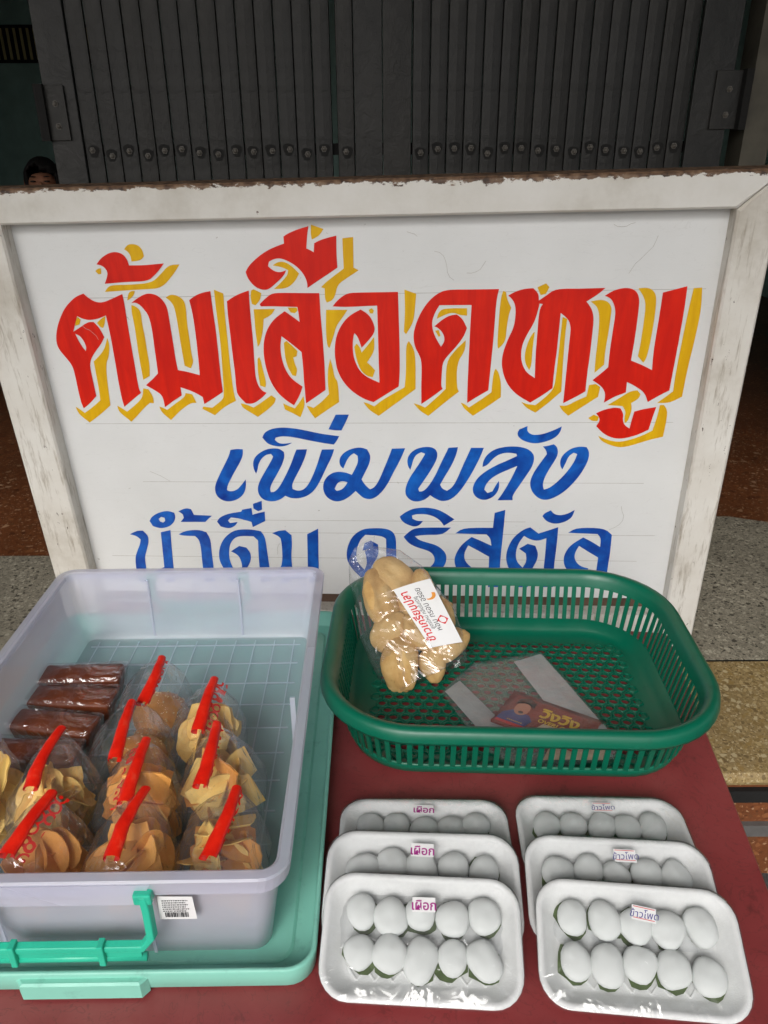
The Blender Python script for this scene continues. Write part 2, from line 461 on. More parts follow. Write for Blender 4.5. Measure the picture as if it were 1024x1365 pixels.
def Rz(a): return Matrix.Rotation(a, 4, 'Z')
def Rx(a): return Matrix.Rotation(a, 4, 'X')
def Ry(a): return Matrix.Rotation(a, 4, 'Y')
def nz(p, s=1.0): return noise.noise(Vector(p) * s)

# lettering outlines on the sign panel, in half-millimetres from its top left corner
RED=[[[(234,273),(250,290),(274,306),(304,309),(337,297),(389,277),(390,313),(387,386),(385,488),(384,564),(381,661),(388,680),(341,713),(305,741),(301,701),(302,628),(305,543),(308,439),(306,359),(270,372),(234,377),(208,371),(188,360),(173,390),(158,422),(190,405),(226,384),(250,384),(269,408),(281,445),(262,473),(231,503),(198,545),(194,591),(194,649),(194,693),(161,723),(128,747),(122,719),(122,671),(123,612),(123,564),(102,527),(80,492),(77,457),(93,409),(115,369),(146,326),(185,294),(208,281)],[(164,430),(182,439),(194,462),(198,486),(192,502),(182,486),(171,458)]],
[[(310,164),(333,141),(367,123),(397,119),(422,129),(434,149),(437,170),(493,171),(574,165),(556,185),(534,205),(500,230),(421,231),(374,234),(327,237),(338,219),(348,197),(343,181),(331,169)]],
[[(418,312),(442,296),(476,279),(500,276),(526,283),(546,302),(558,329),(559,368),(559,421),(559,476),(558,531),(560,584),(597,591),(648,606),(651,560),(655,477),(657,396),(656,349),(651,304),(675,288),(707,276),(740,271),(739,305),(739,357),(740,423),(737,519),(734,617),(734,678),(694,703),(649,730),(646,699),(619,681),(586,666),(559,657),(559,692),(517,717),(479,743),(478,702),(469,684),(443,665),(415,647),(448,622),(475,597),(477,551),(479,495),(482,434),(482,394),(478,360),(465,337),(449,317),(433,310)]],
[[(886,202),(900,180),(932,153),(973,127),(1010,112),(1043,102),(1043,77),(1062,66),(1101,52),(1139,43),(1132,73),(1125,121),(1139,127),(1152,135),(1156,103),(1179,92),(1211,84),(1240,78),(1237,135),(1237,192),(1203,213),(1163,237),(1118,265),(1119,243),(1107,212),(1083,184),(1053,165),(1025,154),(999,156),(979,166),(974,182),(986,194),(1004,204),(1022,205),(1042,198),(1032,217),(1000,244),(968,268),(945,270),(923,262),(905,246),(891,224)]],
[[(799,311),(823,296),(851,283),(890,271),(887,316),(885,394),(884,474),(880,550),(877,613),(883,649),(898,674),(916,683),(891,707),(853,731),(825,728),(794,692),(792,663),(795,598),(795,515),(796,433),(796,367)]],
[[(927,323),(952,301),(980,282),(1029,282),(1162,285),(1161,371),(1163,464),(1163,566),(1160,672),(1123,697),(1076,729),(1075,700),(1075,636),(1076,565),(1075,514),(1044,486),(1000,449),(991,489),(991,530),(998,572),(1015,611),(1037,635),(1067,657),(1053,693),(1025,737),(1002,722),(963,685),(937,635),(923,571),(921,502),(933,448),(954,408),(984,376),(1022,352),(1047,370),(1077,394),(1076,364),(1073,336),(1024,334),(971,332),(930,332)]],
[[(1210,336),(1232,311),(1269,286),(1321,285),(1463,285),(1464,391),(1465,490),(1464,599),(1458,659),(1407,691),(1354,725),(1316,712),(1269,680),(1233,637),(1212,587),(1206,525),(1213,464),(1236,412),(1271,373),(1318,349),(1350,370),(1368,407),(1370,436),(1350,463),(1315,499),(1309,476),(1300,452),(1289,440),(1282,465),(1279,512),(1285,553),(1304,595),(1333,620),(1381,643),(1381,568),(1382,433),(1382,335),(1319,337),(1260,339)]],
[[(1519,457),(1526,418),(1546,369),(1575,325),(1610,294),(1648,279),(1736,280),(1843,280),(1835,319),(1832,395),(1828,494),(1823,574),(1817,677),(1774,703),(1734,730),(1734,664),(1736,546),(1739,427),(1742,338),(1674,337),(1620,337),(1604,363),(1591,399),(1594,431),(1607,465),(1627,498),(1640,478),(1640,458),(1630,438),(1614,423),(1601,418),(1630,393),(1658,377),(1687,373),(1710,391),(1726,426),(1715,459),(1683,502),(1634,556),(1631,600),(1628,660),(1635,670),(1598,699),(1549,734),(1549,663),(1552,558),(1541,528),(1525,497)]],
[[(1878,305),(1904,290),(1939,280),(1970,279),(1991,299),(1993,325),(2019,307),(2052,282),(2142,283),(2235,282),(2214,302),(2170,331),(2192,357),(2204,393),(2204,450),(2203,542),(2200,601),(2200,684),(2165,706),(2117,733),(2118,670),(2119,566),(2120,482),(2122,429),(2109,396),(2078,372),(2077,440),(2075,524),(2071,600),(2070,670),(2030,701),(1986,730),(1929,696),(1889,651),(1867,590),(1865,538),(1881,480),(1907,422),(1910,365),(1904,333),(1889,313)],[(1997,336),(1993,359),(1982,407),(1953,460),(1938,505),(1940,560),(1962,604),(1998,628),(1995,548),(1996,440),(1997,359),(2009,338)]],
[[(2235,311),(2267,290),(2312,281),(2345,291),(2364,320),(2366,371),(2366,460),(2362,560),(2405,577),(2447,599),(2442,527),(2445,404),(2446,302),(2531,280),(2533,366),(2531,478),(2527,612),(2525,682),(2487,703),(2448,730),(2433,694),(2400,668),(2357,646),(2358,689),(2314,707),(2277,732),(2280,693),(2260,662),(2223,638),(2254,610),(2278,586),(2277,517),(2280,435),(2283,370),(2268,331),(2251,316)]],
[[(2251,777),(2279,762),(2320,752),(2345,756),(2360,779),(2359,806),(2370,829),(2391,843),(2394,815),(2401,770),(2437,759),(2484,751),(2476,793),(2467,848),(2426,871),(2369,888),(2330,885),(2290,866),(2257,832),(2269,811),(2265,792)]]]
YELLOW=[[[(429,111),(445,95),(465,92),(487,98),(500,116),(501,138),(486,153),(449,156),(450,137),(443,121)]],
[[(300,189),(312,180),(324,179),(321,200),(310,201)]],
[[(321,268),(337,249),(359,242),(439,242),(514,236),(552,207),(592,171),(634,170),(606,205),(550,257),(490,260),(415,263)]],
[[(404,302),(413,275),(425,266),(441,266),(435,281),(416,297)]],
[[(417,320),(436,327),(450,347),(446,393),(448,447),(446,502),(446,565),(438,608),(408,624),(408,586),(408,530),(411,460),(414,393),(412,346)]],
[[(559,293),(579,282),(602,284),(627,300),(634,326),(628,395),(628,463),(627,525),(631,549),(615,577),(591,566),(590,517),(589,449),(590,388),(588,329),(575,306)]],
[[(292,449),(296,476),(282,528),(265,553),(254,628),(246,734),(198,772),(139,811),(101,775),(93,740),(107,749),(127,768),(168,742),(207,712),(211,671),(213,606),(215,545),(253,514),(275,487)]],
[[(275,736),(291,746),(312,763),(351,735),(390,702),(401,661),(422,665),(437,698),(434,726),(418,724),(389,746),(354,780),(322,808),(298,784),(277,762)]],
[[(455,741),(472,747),(486,756),(526,728),(570,699),(576,682),(604,688),(616,725),(591,725),(542,758),(495,801),(471,777),(459,761)]],
[[(189,363),(199,375),(190,393),(171,399),(177,380)]],
[[(263,388),(280,374),(302,362),(296,388),(284,409),(273,405)]],
[[(754,266),(789,281),(784,366),(782,460),(779,563),(778,677),(784,717),(738,739),(699,769),(687,780),(637,751),(642,742),(680,747),(730,711),(737,689),(743,610),(751,491),(752,410),(752,337)]],
[[(1149,38),(1194,54),(1177,77),(1148,90),(1145,68)]],
[[(1262,88),(1302,84),(1298,193),(1317,203),(1272,230),(1234,254),(1223,295),(1209,314),(1189,321),(1182,307),(1184,268),(1170,263),(1195,241),(1261,196),(1261,147)]],
[[(992,180),(1011,168),(1037,166),(1064,183),(1090,211),(1075,236),(1051,258),(1024,267),(988,267),(1016,245),(1045,217),(1050,198),(1025,186)]],
[[(899,271),(909,267),(937,281),(931,307),(909,328),(896,322),(893,297)]],
[[(901,343),(984,343),(968,366),(936,381),(927,434),(908,485),(900,490),(898,427)]],
[[(1034,338),(1070,339),(1072,351),(1061,360),(1045,357)]],
[[(1007,476),(1018,469),(1037,486),(1058,510),(1053,531),(1039,536),(1044,565),(1052,586),(1043,613),(1029,609),(1012,572),(1006,530)]],
[[(894,540),(902,533),(907,550),(911,585),(919,642),(913,660),(893,652),(889,599)]],
[[(802,728),(824,733),(855,747),(889,725),(934,694),(951,707),(946,727),(914,755),(868,788),(835,765),(808,747)]],
[[(980,729),(1000,740),(1027,751),(1051,722),(1067,697),(1071,737),(1047,790),(1018,773),(985,755)]],
[[(1077,740),(1088,742),(1105,750),(1142,722),(1173,690),(1171,643),(1175,587),(1187,542),(1196,580),(1200,622),(1213,637),(1213,724),(1160,759),(1108,795),(1089,766)]],
[[(1184,349),(1267,350),(1244,382),(1220,411),(1207,451),(1187,499),(1178,488),(1178,424)]],
[[(1349,351),(1361,345),(1369,355),(1364,366),(1353,364)]],
[[(1296,482),(1308,496),(1314,519),(1345,483),(1366,456),(1366,513),(1334,559),(1352,575),(1365,592),(1354,620),(1327,613),(1304,585),(1290,533),(1286,495)]],
[[(1312,725),(1332,731),(1356,744),(1395,713),(1482,663),(1489,599),(1490,490),(1502,474),(1528,517),(1526,670),(1447,730),(1373,785),(1335,760)]],
[[(1488,277),(1532,293),(1526,359),(1519,404),(1491,447),(1483,437),(1489,359)]],
[[(1610,389),(1617,364),(1636,349),(1725,350),(1726,378),(1700,376),(1674,366),(1649,370)]],
[[(1604,435),(1618,432),(1625,455),(1618,459)]],
[[(1723,473),(1721,516),(1690,563),(1691,664),(1700,682),(1652,721),(1577,786),(1543,764),(1517,731),(1540,738),(1564,750),(1605,713),(1647,671),(1648,559),(1683,512)]],
[[(1859,287),(1869,291),(1875,320),(1892,351),(1884,374),(1878,428),(1876,481),(1850,508),(1845,497),(1847,396),(1851,313)]],
[[(1843,588),(1856,606),(1867,651),(1868,707),(1816,746),(1759,786),(1724,757),(1708,729),(1724,735),(1742,750),(1788,718),(1830,686),(1832,644),(1836,602)]],
[[(1985,276),(2016,262),(2029,276),(2018,300),(1999,305)]],
[[(2186,331),(2224,324),(2253,334),(2267,358),(2266,386),(2265,443),(2260,509),(2261,576),(2228,608),(2226,567),(2227,483),(2226,402),(2216,354)]],
[[(2355,285),(2394,283),(2419,302),(2427,333),(2429,388),(2427,469),(2421,548),(2410,569),(2386,543),(2390,493),(2391,412),(2390,332)]],
[[(2555,288),(2585,286),(2595,367),(2590,479),(2581,596),(2578,708),(2533,735),(2485,734),(2505,717),(2540,686),(2539,612),(2545,446),(2550,350)]],
[[(2087,388),(2105,396),(2102,449),(2103,566),(2106,684),(2058,732),(2010,773),(1975,755),(1950,727),(1974,737),(2008,741),(2048,705),(2077,670),(2081,600),(2084,482)]],
[[(1981,446),(1986,444),(1981,523),(1982,574),(1974,595),(1955,565),(1953,522),(1966,472)]],
[[(2212,658),(2238,654),(2256,667),(2252,707),(2209,738),(2142,787),(2115,764),(2103,743),(2131,746),(2174,720),(2206,706)]],
[[(2293,742),(2332,716),(2374,685),(2402,681),(2416,697),(2411,716),(2384,734),(2391,761),(2381,811),(2369,820),(2365,797),(2368,770),(2352,747)]],
[[(2222,797),(2243,783),(2264,792),(2260,810),(2238,810)]],
[[(2270,875),(2310,894),(2362,904),(2436,880),(2483,852),(2495,788),(2497,743),(2513,743),(2534,770),(2529,879),(2472,894),(2382,927),(2339,923),(2285,899)]]]
BLUE=[[[(732,938),(759,933),(786,935),(784,960),(769,992),(743,1032),(716,1074),(696,1111),(692,1130),(700,1136),(717,1136),(739,1127),(759,1106),(782,1078),(780,1106),(769,1143),(747,1167),(720,1182),(689,1188),(660,1180),(641,1158),(637,1125),(648,1093),(674,1046),(701,1001),(722,965)]],
[[(831,1050),(823,1028),(822,1000),(833,973),(857,951),(887,935),(916,930),(945,932),(962,947),(964,969),(950,1005),(921,1055),(895,1096),(884,1124),(887,1140),(904,1138),(927,1115),(957,1064),(988,1005),(1008,956),(1018,936),(1063,935),(1053,969),(1027,1023),(998,1073),(983,1105),(985,1124),(1006,1133),(1031,1128),(1054,1105),(1079,1059),(1104,1000),(1119,955),(1127,936),(1179,935),(1167,969),(1139,1022),(1110,1082),(1082,1128),(1050,1156),(1011,1170),(973,1169),(949,1157),(926,1176),(890,1187),(857,1181),(835,1162),(828,1129),(839,1092),(867,1046),(897,1000),(914,969),(906,956),(884,960),(862,978),(846,1005),(839,1032)]],
[[(877,881),(887,859),(917,842),(958,835),(1007,838),(1062,848),(1126,864),(1204,875),(1192,897),(1179,913),(1139,907),(1075,894),(1011,879),(963,874),(934,881),(929,891),(943,907),(968,910),(1002,904),(983,916),(950,923),(918,918),(894,907)]],
[[(1195,779),(1250,779),(1237,809),(1215,849),(1191,849),(1161,844),(1177,813)]],
[[(1213,1025),(1201,1013),(1197,991),(1204,969),(1221,949),(1250,933),(1291,925),(1319,935),(1333,964),(1327,1000),(1307,1040),(1289,1076),(1304,1104),(1324,1124),(1345,1113),(1367,1076),(1389,1022),(1411,968),(1424,932),(1480,930),(1459,982),(1429,1040),(1399,1103),(1364,1150),(1330,1173),(1297,1169),(1277,1150),(1261,1132),(1235,1158),(1204,1179),(1170,1186),(1138,1170),(1121,1142),(1119,1105),(1132,1072),(1158,1048),(1187,1039),(1220,1042),(1248,1054),(1266,1022),(1279,991),(1277,964),(1262,953),(1245,964),(1230,986),(1218,1013)],[(1175,1109),(1186,1091),(1206,1084),(1228,1090),(1217,1109),(1199,1127),(1178,1132),(1170,1123)]],
[[(1500,1030),(1490,1012),(1487,984),(1497,957),(1522,934),(1560,923),(1593,925),(1612,940),(1616,966),(1605,998),(1580,1044),(1551,1091),(1533,1120),(1537,1134),(1555,1132),(1576,1110),(1606,1058),(1630,998),(1651,952),(1661,928),(1700,925),(1696,952),(1676,1007),(1648,1058),(1627,1100),(1635,1119),(1657,1129),(1678,1114),(1698,1077),(1722,1011),(1742,961),(1755,928),(1808,928),(1792,975),(1768,1030),(1740,1086),(1708,1138),(1674,1172),(1636,1182),(1606,1167),(1584,1151),(1563,1173),(1524,1185),(1494,1173),(1477,1149),(1478,1115),(1496,1068),(1526,1021),(1551,979),(1564,955),(1547,948),(1526,959),(1514,980),(1507,1007)]],
[[(1805,1016),(1806,993),(1820,961),(1852,934),(1900,922),(1949,922),(1986,931),(2012,952),(2019,979),(2012,1015),(1989,1057),(1963,1104),(1944,1137),(1937,1156),(1939,1173),(1874,1174),(1894,1142),(1917,1095),(1939,1043),(1950,1011),(1913,1028),(1873,1048),(1841,1071),(1821,1100),(1816,1123),(1830,1139),(1851,1131),(1863,1104),(1876,1081),(1880,1109),(1869,1142),(1848,1163),(1819,1175),(1789,1166),(1769,1143),(1766,1109),(1782,1072),(1814,1039),(1863,1007),(1911,984),(1947,965),(1943,955),(1910,949),(1873,956),(1845,979),(1826,1007)]],
[[(1942,863),(1949,846),(1982,831),(1981,850),(1990,863),(2011,872),(2050,866),(2089,850),(2120,833),(2117,855),(2100,881),(2061,901),(2013,910),(1972,898),(1948,881)]],
[[(2050,922),(2070,919),(2094,912),(2109,925),(2115,952),(2107,979),(2086,1020),(2068,1061),(2061,1099),(2068,1122),(2093,1113),(2131,1075),(2164,1029),(2185,988),(2193,956),(2178,950),(2159,965),(2149,997),(2138,1027),(2126,1006),(2127,974),(2145,947),(2172,928),(2203,922),(2228,925),(2242,947),(2241,983),(2225,1029),(2197,1079),(2160,1126),(2117,1160),(2076,1174),(2042,1160),(2015,1127),(2006,1085),(2021,1038),(2047,993),(2069,956),(2064,938)]],
[[(207,1360),(243,1341),(272,1340),(291,1365),(290,1397),(272,1442),(255,1481),(251,1532),(250,1578),(339,1537),(355,1348),(402,1336),(394,1413),(386,1502),(377,1617),(334,1624),(333,1589),(232,1631),(199,1620),(200,1562),(207,1493),(220,1459),(245,1414),(253,1387),(237,1368)]],
[[(313,1289),(326,1268),(360,1246),(405,1235),(434,1246),(438,1267),(423,1299),(395,1320),(356,1328),(324,1316)],[(357,1278),(371,1267),(386,1272),(386,1288),(375,1297),(362,1292)]],
[[(455,1238),(492,1221),(515,1227),(524,1256),(606,1260),(587,1276),(571,1292),(457,1293),(475,1272),(473,1253)]],
[[(437,1358),(474,1338),(536,1333),(568,1346),(582,1383),(578,1444),(576,1511),(571,1614),(521,1621),(525,1506),(531,1422),(527,1384),(512,1366),(455,1365)]],
[[(611,1449),(633,1394),(666,1356),(707,1331),(774,1328),(820,1338),(836,1365),(838,1430),(840,1524),(839,1610),(791,1616),(795,1475),(802,1387),(784,1365),(732,1363),(698,1371),(670,1404),(658,1454),(657,1504),(674,1557),(711,1532),(711,1498),(700,1465),(669,1446),(711,1417),(743,1425),(762,1458),(753,1509),(707,1572),(686,1618),(642,1619),(634,1567),(608,1505)]],
[[(625,1290),(640,1268),(680,1249),(742,1238),(748,1228),(791,1219),(792,1254),(806,1248),(849,1237),(846,1285),(786,1317),(783,1290),(751,1280),(724,1272),(692,1268),(676,1283),(684,1297),(720,1291),(705,1312),(675,1326),(639,1315)]],
[[(800,1198),(841,1183),(838,1227),(820,1235),(800,1222)]],
[[(871,1348),(905,1334),(933,1332),(959,1358),(957,1407),(947,1473),(947,1545),(1020,1527),(1031,1352),(1083,1322),(1074,1471),(1067,1606),(1023,1613),(1021,1584),(938,1597),(926,1614),(887,1615),(901,1574),(868,1564),(904,1518),(911,1385),(902,1364)]],
[[(1203,1463),(1209,1419),(1231,1367),(1264,1334),(1302,1318),(1383,1317),(1417,1333),(1431,1362),(1431,1424),(1431,1520),(1432,1628),(1387,1628),(1385,1476),(1387,1373),(1369,1357),(1294,1352),(1268,1381),(1252,1426),(1248,1470),(1253,1500),(1283,1538),(1298,1500),(1288,1433),(1278,1436),(1289,1396),(1318,1381),(1349,1402),(1353,1454),(1319,1514),(1295,1568),(1286,1630),(1250,1631),(1268,1584),(1234,1546),(1208,1501)]],
[[(1450,1258),(1477,1234),(1514,1216),(1563,1211),(1605,1217),(1642,1233),(1691,1270),(1645,1302),(1630,1278),(1605,1257),(1569,1245),(1526,1244),(1504,1252),(1507,1268),(1526,1279),(1553,1279),(1538,1300),(1516,1309),(1488,1300),(1461,1283)]],
[[(1466,1361),(1488,1336),(1519,1314),(1605,1312),(1676,1311),(1655,1334),(1630,1349),(1556,1350),(1516,1357),(1531,1375),(1568,1389),(1606,1400),(1637,1421),(1659,1454),(1656,1495),(1638,1529),(1606,1571),(1600,1617),(1555,1618),(1568,1534),(1600,1503),(1606,1473),(1593,1444),(1568,1429),(1524,1415),(1487,1394)]],
[[(1696,1341),(1731,1312),(1860,1311),(1865,1236),(1910,1221),(1907,1312),(1902,1425),(1899,1523),(1900,1624),(1850,1625),(1849,1533),(1849,1461),(1794,1426),(1754,1402),(1736,1444),(1741,1489),(1778,1525),(1760,1598),(1713,1553),(1691,1490),(1700,1445),(1726,1396),(1768,1359),(1807,1377),(1857,1403),(1851,1364),(1832,1344),(1762,1343)]],
[[(1993,1318),(2022,1307),(2060,1338),(2099,1323),(2143,1305),(2144,1378),(2142,1448),(2140,1520),(2144,1620),(2097,1621),(2095,1520),(2097,1440),(2096,1361),(2059,1377),(2022,1367),(1998,1350),(1975,1389),(1965,1442),(1973,1486),(2001,1517),(2017,1481),(2011,1441),(1980,1417),(2016,1391),(2050,1401),(2066,1440),(2062,1480),(2046,1516),(2031,1576),(2030,1622),(1980,1623),(1977,1577),(1937,1522),(1923,1469),(1928,1416),(1951,1359)]],
[[(2071,1251),(2079,1236),(2105,1222),(2118,1239),(2144,1247),(2179,1238),(2206,1219),(2199,1255),(2169,1280),(2126,1290),(2089,1276)]],
[[(2188,1333),(2222,1307),(2341,1308),(2377,1342),(2380,1437),(2377,1525),(2381,1616),(2332,1617),(2329,1526),(2330,1459),(2284,1429),(2241,1399),(2225,1438),(2229,1474),(2254,1505),(2293,1517),(2283,1572),(2229,1554),(2192,1519),(2179,1479),(2182,1439),(2204,1395),(2255,1356),(2293,1377),(2333,1404),(2332,1359),(2315,1338),(2260,1336)]]]

# ------------------------------------------------------------------ the setting
def struct(o): o['kind'] = 'structure'; return o
g = 1500.0
struct(meshobj('ground', [(-g, -g, 0), (g, -g, 0), (g, g, 0), (-g, g, 0)], [(0, 1, 2, 3)], 'asphalt'))
LZ = 0.35                                                   # height of the shop floor above the pavement
step = struct(MB().box((0, 3.81, 0.16), (9, 5.38, 0.32)).build('shop_step', 'brown_terrazzo'))
MB().box((0, 1.116, 0.228), (9, 0.016, 0.03)).build('riser_strip', 'grime_shade', step)  # dark strip painting in the shade under the step nose
MB().box((0, 1.116, 0.135), (9, 0.016, 0.03)).build('riser_strip', 'table_leg', step)
nose = MB()
prof = [(1.385, 0.321), (1.052, 0.321), (1.043, 0.325), (1.040, 0.333), (1.042, 0.343), (1.049, 0.349), (1.058, LZ), (1.385, LZ)]
nose.loft([[Vector((-4.5, y, z)) for y, z in prof], [Vector((4.5, y, z)) for y, z in prof]], True, True)
struct(nose.build('step_edge', 'yellow_terrazzo'))
MB().box((0, 1.3875, LZ - 0.0005), (9, 0.005, 0.002)).build('divider_strip', 'grime_shade', step)
struct(MB().box((0, 3.945, 0.333), (9, 5.11, 0.026)).build('shop_floor', 'brown_terrazzo'))
back = [(-4.5, 1.905), (0.55, 1.905), (0.62, 1.96), (0.70, 2.04), (0.82, 2.105), (0.95, 2.14), (1.08, 2.14), (1.20, 2.09), (1.30, 2.00), (1.36, 1.905), (4.5, 1.905)]
top = [(-4.5, 1.39), (4.5, 1.39)] + [p for p in reversed(back)]
struct(meshobj('threshold', [(x, y, LZ) for x, y in top] + [(x, y, LZ - 0.01) for x, y in top],
       [tuple(range(len(top)))] + [(i, i + len(top), (i + 1) % len(top) + len(top), (i + 1) % len(top)) for i in range(len(top))], 'grey_terrazzo'))

struct(MB().box((0, 6.6, 1.70), (9, 0.2, 2.7)).build('back_wall', 'teal_wall'))
wl_ = struct(MB().box((-3.2, 4.5, 1.7), (0.2, 4.0, 2.7)).build('wall_left', 'teal_wall'))
struct(MB().box((3.2, 4.5, 1.7), (0.2, 4.0, 2.7)).build('wall_right', 'teal_wall'))
struct(MB().box((0, 4.5, 3.1), (9, 4.4, 0.1)).build('ceiling', 'concrete'))
struct(MB().box((0, 2.43, 2.92), (9, 0.12, 0.4)).build('lintel', 'concrete'))
struct(MB().box((0, 0.60, 3.05), (12, 3.7, 0.12)).build('unseen_canopy', 'concrete'))  # unseen slab overhead, extended forward to cut light on level surfaces
struct(MB().box((-3.0, 2.43, 1.55), (1.4, 0.12, 2.4)).build('front_wall', 'cream_wall'))
struct(MB().box((3.0, 2.43, 1.55), (2.8, 0.12, 2.4)).build('front_wall', 'cream_wall'))
struct(MB().box((1.048, 2.40, 1.53), (0.075, 0.10, 2.36)).build('pier', 'pier'))

# a vent grille high on the back wall of the shop
vent = thing('vent_grille', 'narrow slatted vent strip high on the dim teal back wall', 'vent', (-2.75, 6.495, 2.03))
MB().box((0, -0.012, 0.02), (2.2, 0.02, 0.02)).box((0, -0.012, 0.24), (2.2, 0.02, 0.02)).box((0, -0.003, 0.13), (2.16, 0.002, 0.2)).build('frame', 'grime_shade', vent)
sl = MB().box((0, 0, 0), (0.018, 0.014, 0.20), 0.3).build('slat', 'cream_wall', vent)
for i in range(44):
    o = sl if i == 0 else link(sl.copy())
    o.parent = vent; o.location = (-1.06 + i * 0.049, -0.012, 0.13)

# ------------------------------------------------------------------ folding shutters
def slat_mesh(w, h, d=0.006):
    pr = [(-w / 2, d), (-w / 2 + 0.002, 0.001), (-w / 2 + 0.008, 0), (0, -0.0012), (w / 2 - 0.008, 0), (w / 2 - 0.002, 0.001), (w / 2, d)]
    zs = [0, h * 0.45, h]
    m = MB(); m.loft([[Vector((x, y, z)) for x, y in pr] for z in zs], closed=True, cap0=True, cap1=True)
    me = bpy.data.meshes.new('slat'); me.from_pydata([tuple(v) for v in m.v], [], m.f); me.update()
    me.materials.append(M['shutter'])
    return me
SV, SF = sphere(10, 6)
bolt_me = bpy.data.meshes.new('bolt')
bv = MB(); bv.add([(v.x * 0.0062, v.y * 0.0070 - 0.002, v.z * 0.0062) for v in SV], SF)
bv.loft([[Vector((math.cos(a) * r, y, math.sin(a) * r)) for a in [k * math.pi / 3 for k in range(6)]] for r, y in ((0.0085, 0.0), (0.0085, -0.002))], False, True)
bolt_me.from_pydata([tuple(v) for v in bv.v], [], bv.f); bolt_me.materials.append(M['bolt'])
stain_me = bpy.data.meshes.new('rust_stain')
st = [(math.cos(a) * 0.0145 * (1 + 0.2 * math.sin(3 * a)), 0, math.sin(a) * 0.0185 * (1 + 0.15 * math.cos(2 * a)) - 0.001) for a in [k * math.pi / 7 for k in range(14)]]
stain_me.from_pydata(st, [], [tuple(range(14))]); stain_me.materials.append(M['grime_shade'])
SY, SH = 2.35, 2.33
def add_slat(gate, x, w, bolt_z=None, y=0.0, rot=0.0):
    o = link(bpy.data.objects.new('slat', slat_mesh(w, SH))); o.parent = gate
    o.location = (x - gate.location.x, y, 0.012); o.rotation_euler.z = rot
    if bolt_z:
        s = link(bpy.data.objects.new('rust_stain', stain_me)); s.parent = o; s.location = (random.uniform(-.003, .003), -0.0024, bolt_z - 0.362)
        b = link(bpy.data.objects.new('bolt', bolt_me)); b.parent = o; b.location = (random.uniform(-.004, .004), -0.0028, bolt_z - 0.362 + random.uniform(-.003, .003))
    return o
def plate(gate, x0, x1, z0, z1, lip):
    gx = gate.location.x
    p = MB().box(((x0 + x1) / 2 - gx, -0.012, (z0 + z1) / 2 - 0.35), (x1 - x0, 0.005, z1 - z0)).build('bracket', 'shutter', gate, bevel=0.001)
    h = MB(); lx = lip - gx
    h.loft([[Vector((lx - 0.012, -0.010, z)), Vector((lx + 0.012, -0.010, z)), Vector((lx + 0.014, -0.028, z)), Vector((lx - 0.008, -0.034, z))] for z in (z0 - 0.352, (z0 + z1) / 2 - 0.34, z1 - 0.348)], True, True)
    h.build('hinge_knuckle', 'grime_shade', p)
    for z in (z0 + 0.035, z1 - 0.045):
        b = link(bpy.data.objects.new('bolt', bolt_me)); b.parent = p; b.location = ((x0 + x1) / 2 - gx + 0.004, -0.0148, z - 0.35)
    return p
gl = thing('folding_shutter', 'dark grey steel folding shutter leaf beside the open doorway with the woman', 'shutter', (-0.42, SY, 0.35))
gr = thing('folding_shutter', 'dark grey steel folding shutter leaf with flaking paint beside the concrete pier', 'shutter', (0.50, SY, 0.35))
MB().box((-0.877 + 0.42, 0.004, 1.177), (0.086, 0.02, SH)).build('stile', 'shutter', gl, bevel=0.002)
for i in range(14):
    add_slat(gl, -0.8325 + 0.0497 * (i + 0.5), 0.0492, 1.394 + random.choice((-.006, 0, 0.004, 0.006)), 0.002 * (i % 2), R(random.uniform(-2, 2)))
add_slat(gl, -0.0995, 0.048, 1.392, 0.003, R(-5))
MB().box((-0.0358 + 0.42, 0.004, 1.177), (0.0765, 0.02, SH)).build('stile', 'shutter', gl, bevel=0.0015)
MB().box((0.0 , 0.035, 1.05), (0.95, 0.012, 0.03)).box((0.0, 0.035, 0.10), (0.95, 0.012, 0.03)).build('lattice_bar', 'grime_shade', gl)
MB().box((0.0428 - 0.50, 0.004, 1.177), (0.0775, 0.02, SH)).build('stile', 'shutter', gr, bevel=0.0015)
for i in range(16):
    add_slat(gr, 0.0845 + 0.0476 * (i + 0.5), 0.0471, 1.394 + random.choice((-.006, 0, 0.004, 0.007)), 0.002 * (i % 2), R(random.uniform(-2, 2)))
MB().box((0.902 - 0.50, 0.004, 1.177), (0.104, 0.02, SH)).build('stile', 'shutter', gr, bevel=0.002)
MB().box((0.0, 0.035, 1.05), (0.90, 0.012, 0.03)).box((0.0, 0.035, 0.10), (0.90, 0.012, 0.03)).build('lattice_bar', 'grime_shade', gr)
plate(gl, -0.925, -0.862, 1.425, 1.56, -0.928)
plate(gr, 0.905, 0.975, 1.443, 1.585, 0.985)

# ------------------------------------------------------------------ the painted sign
O = Vector((-0.7039, 1.5165, 1.2716))
S1 = Vector((0.9972, -0.0722, 0.0200)).normalized(); S2 = Vector((0.0244, 0.0604, -0.9979))
S2 = (S2 - S1 * S2.dot(S1)).normalized(); SN = S1.cross(S2)
UB, VB = 0.6815, 0.937
base = O + S1 * UB + S2 * VB
SM = Matrix(((S1.x, SN.x, -S2.x, base.x), (S1.y, SN.y, -S2.y, base.y), (S1.z, SN.z, -S2.z, base.z), (0, 0, 0, 1)))
sign = thing('painted_sign', 'white framed wooden signboard hand-painted with red, yellow and blue Thai lettering, standing behind the table', 'sign', mat=SM)
def P(u, v, y=0.0): return Vector((u - UB, y, VB - v))
UL, UR, UT, DEP = -0.083, 1.388, -0.058, 0.036            # outer edges of the frame, frame depth in front of the panel
m = MB(); m.loft([[P(-0.03, -0.02, y), P(1.345, -0.02, y), P(1.345, 0.838, y), P(-0.03, 0.838, y)] for y in (0.0, 0.012)], True, True)
m.build('panel', 'panel', sign)
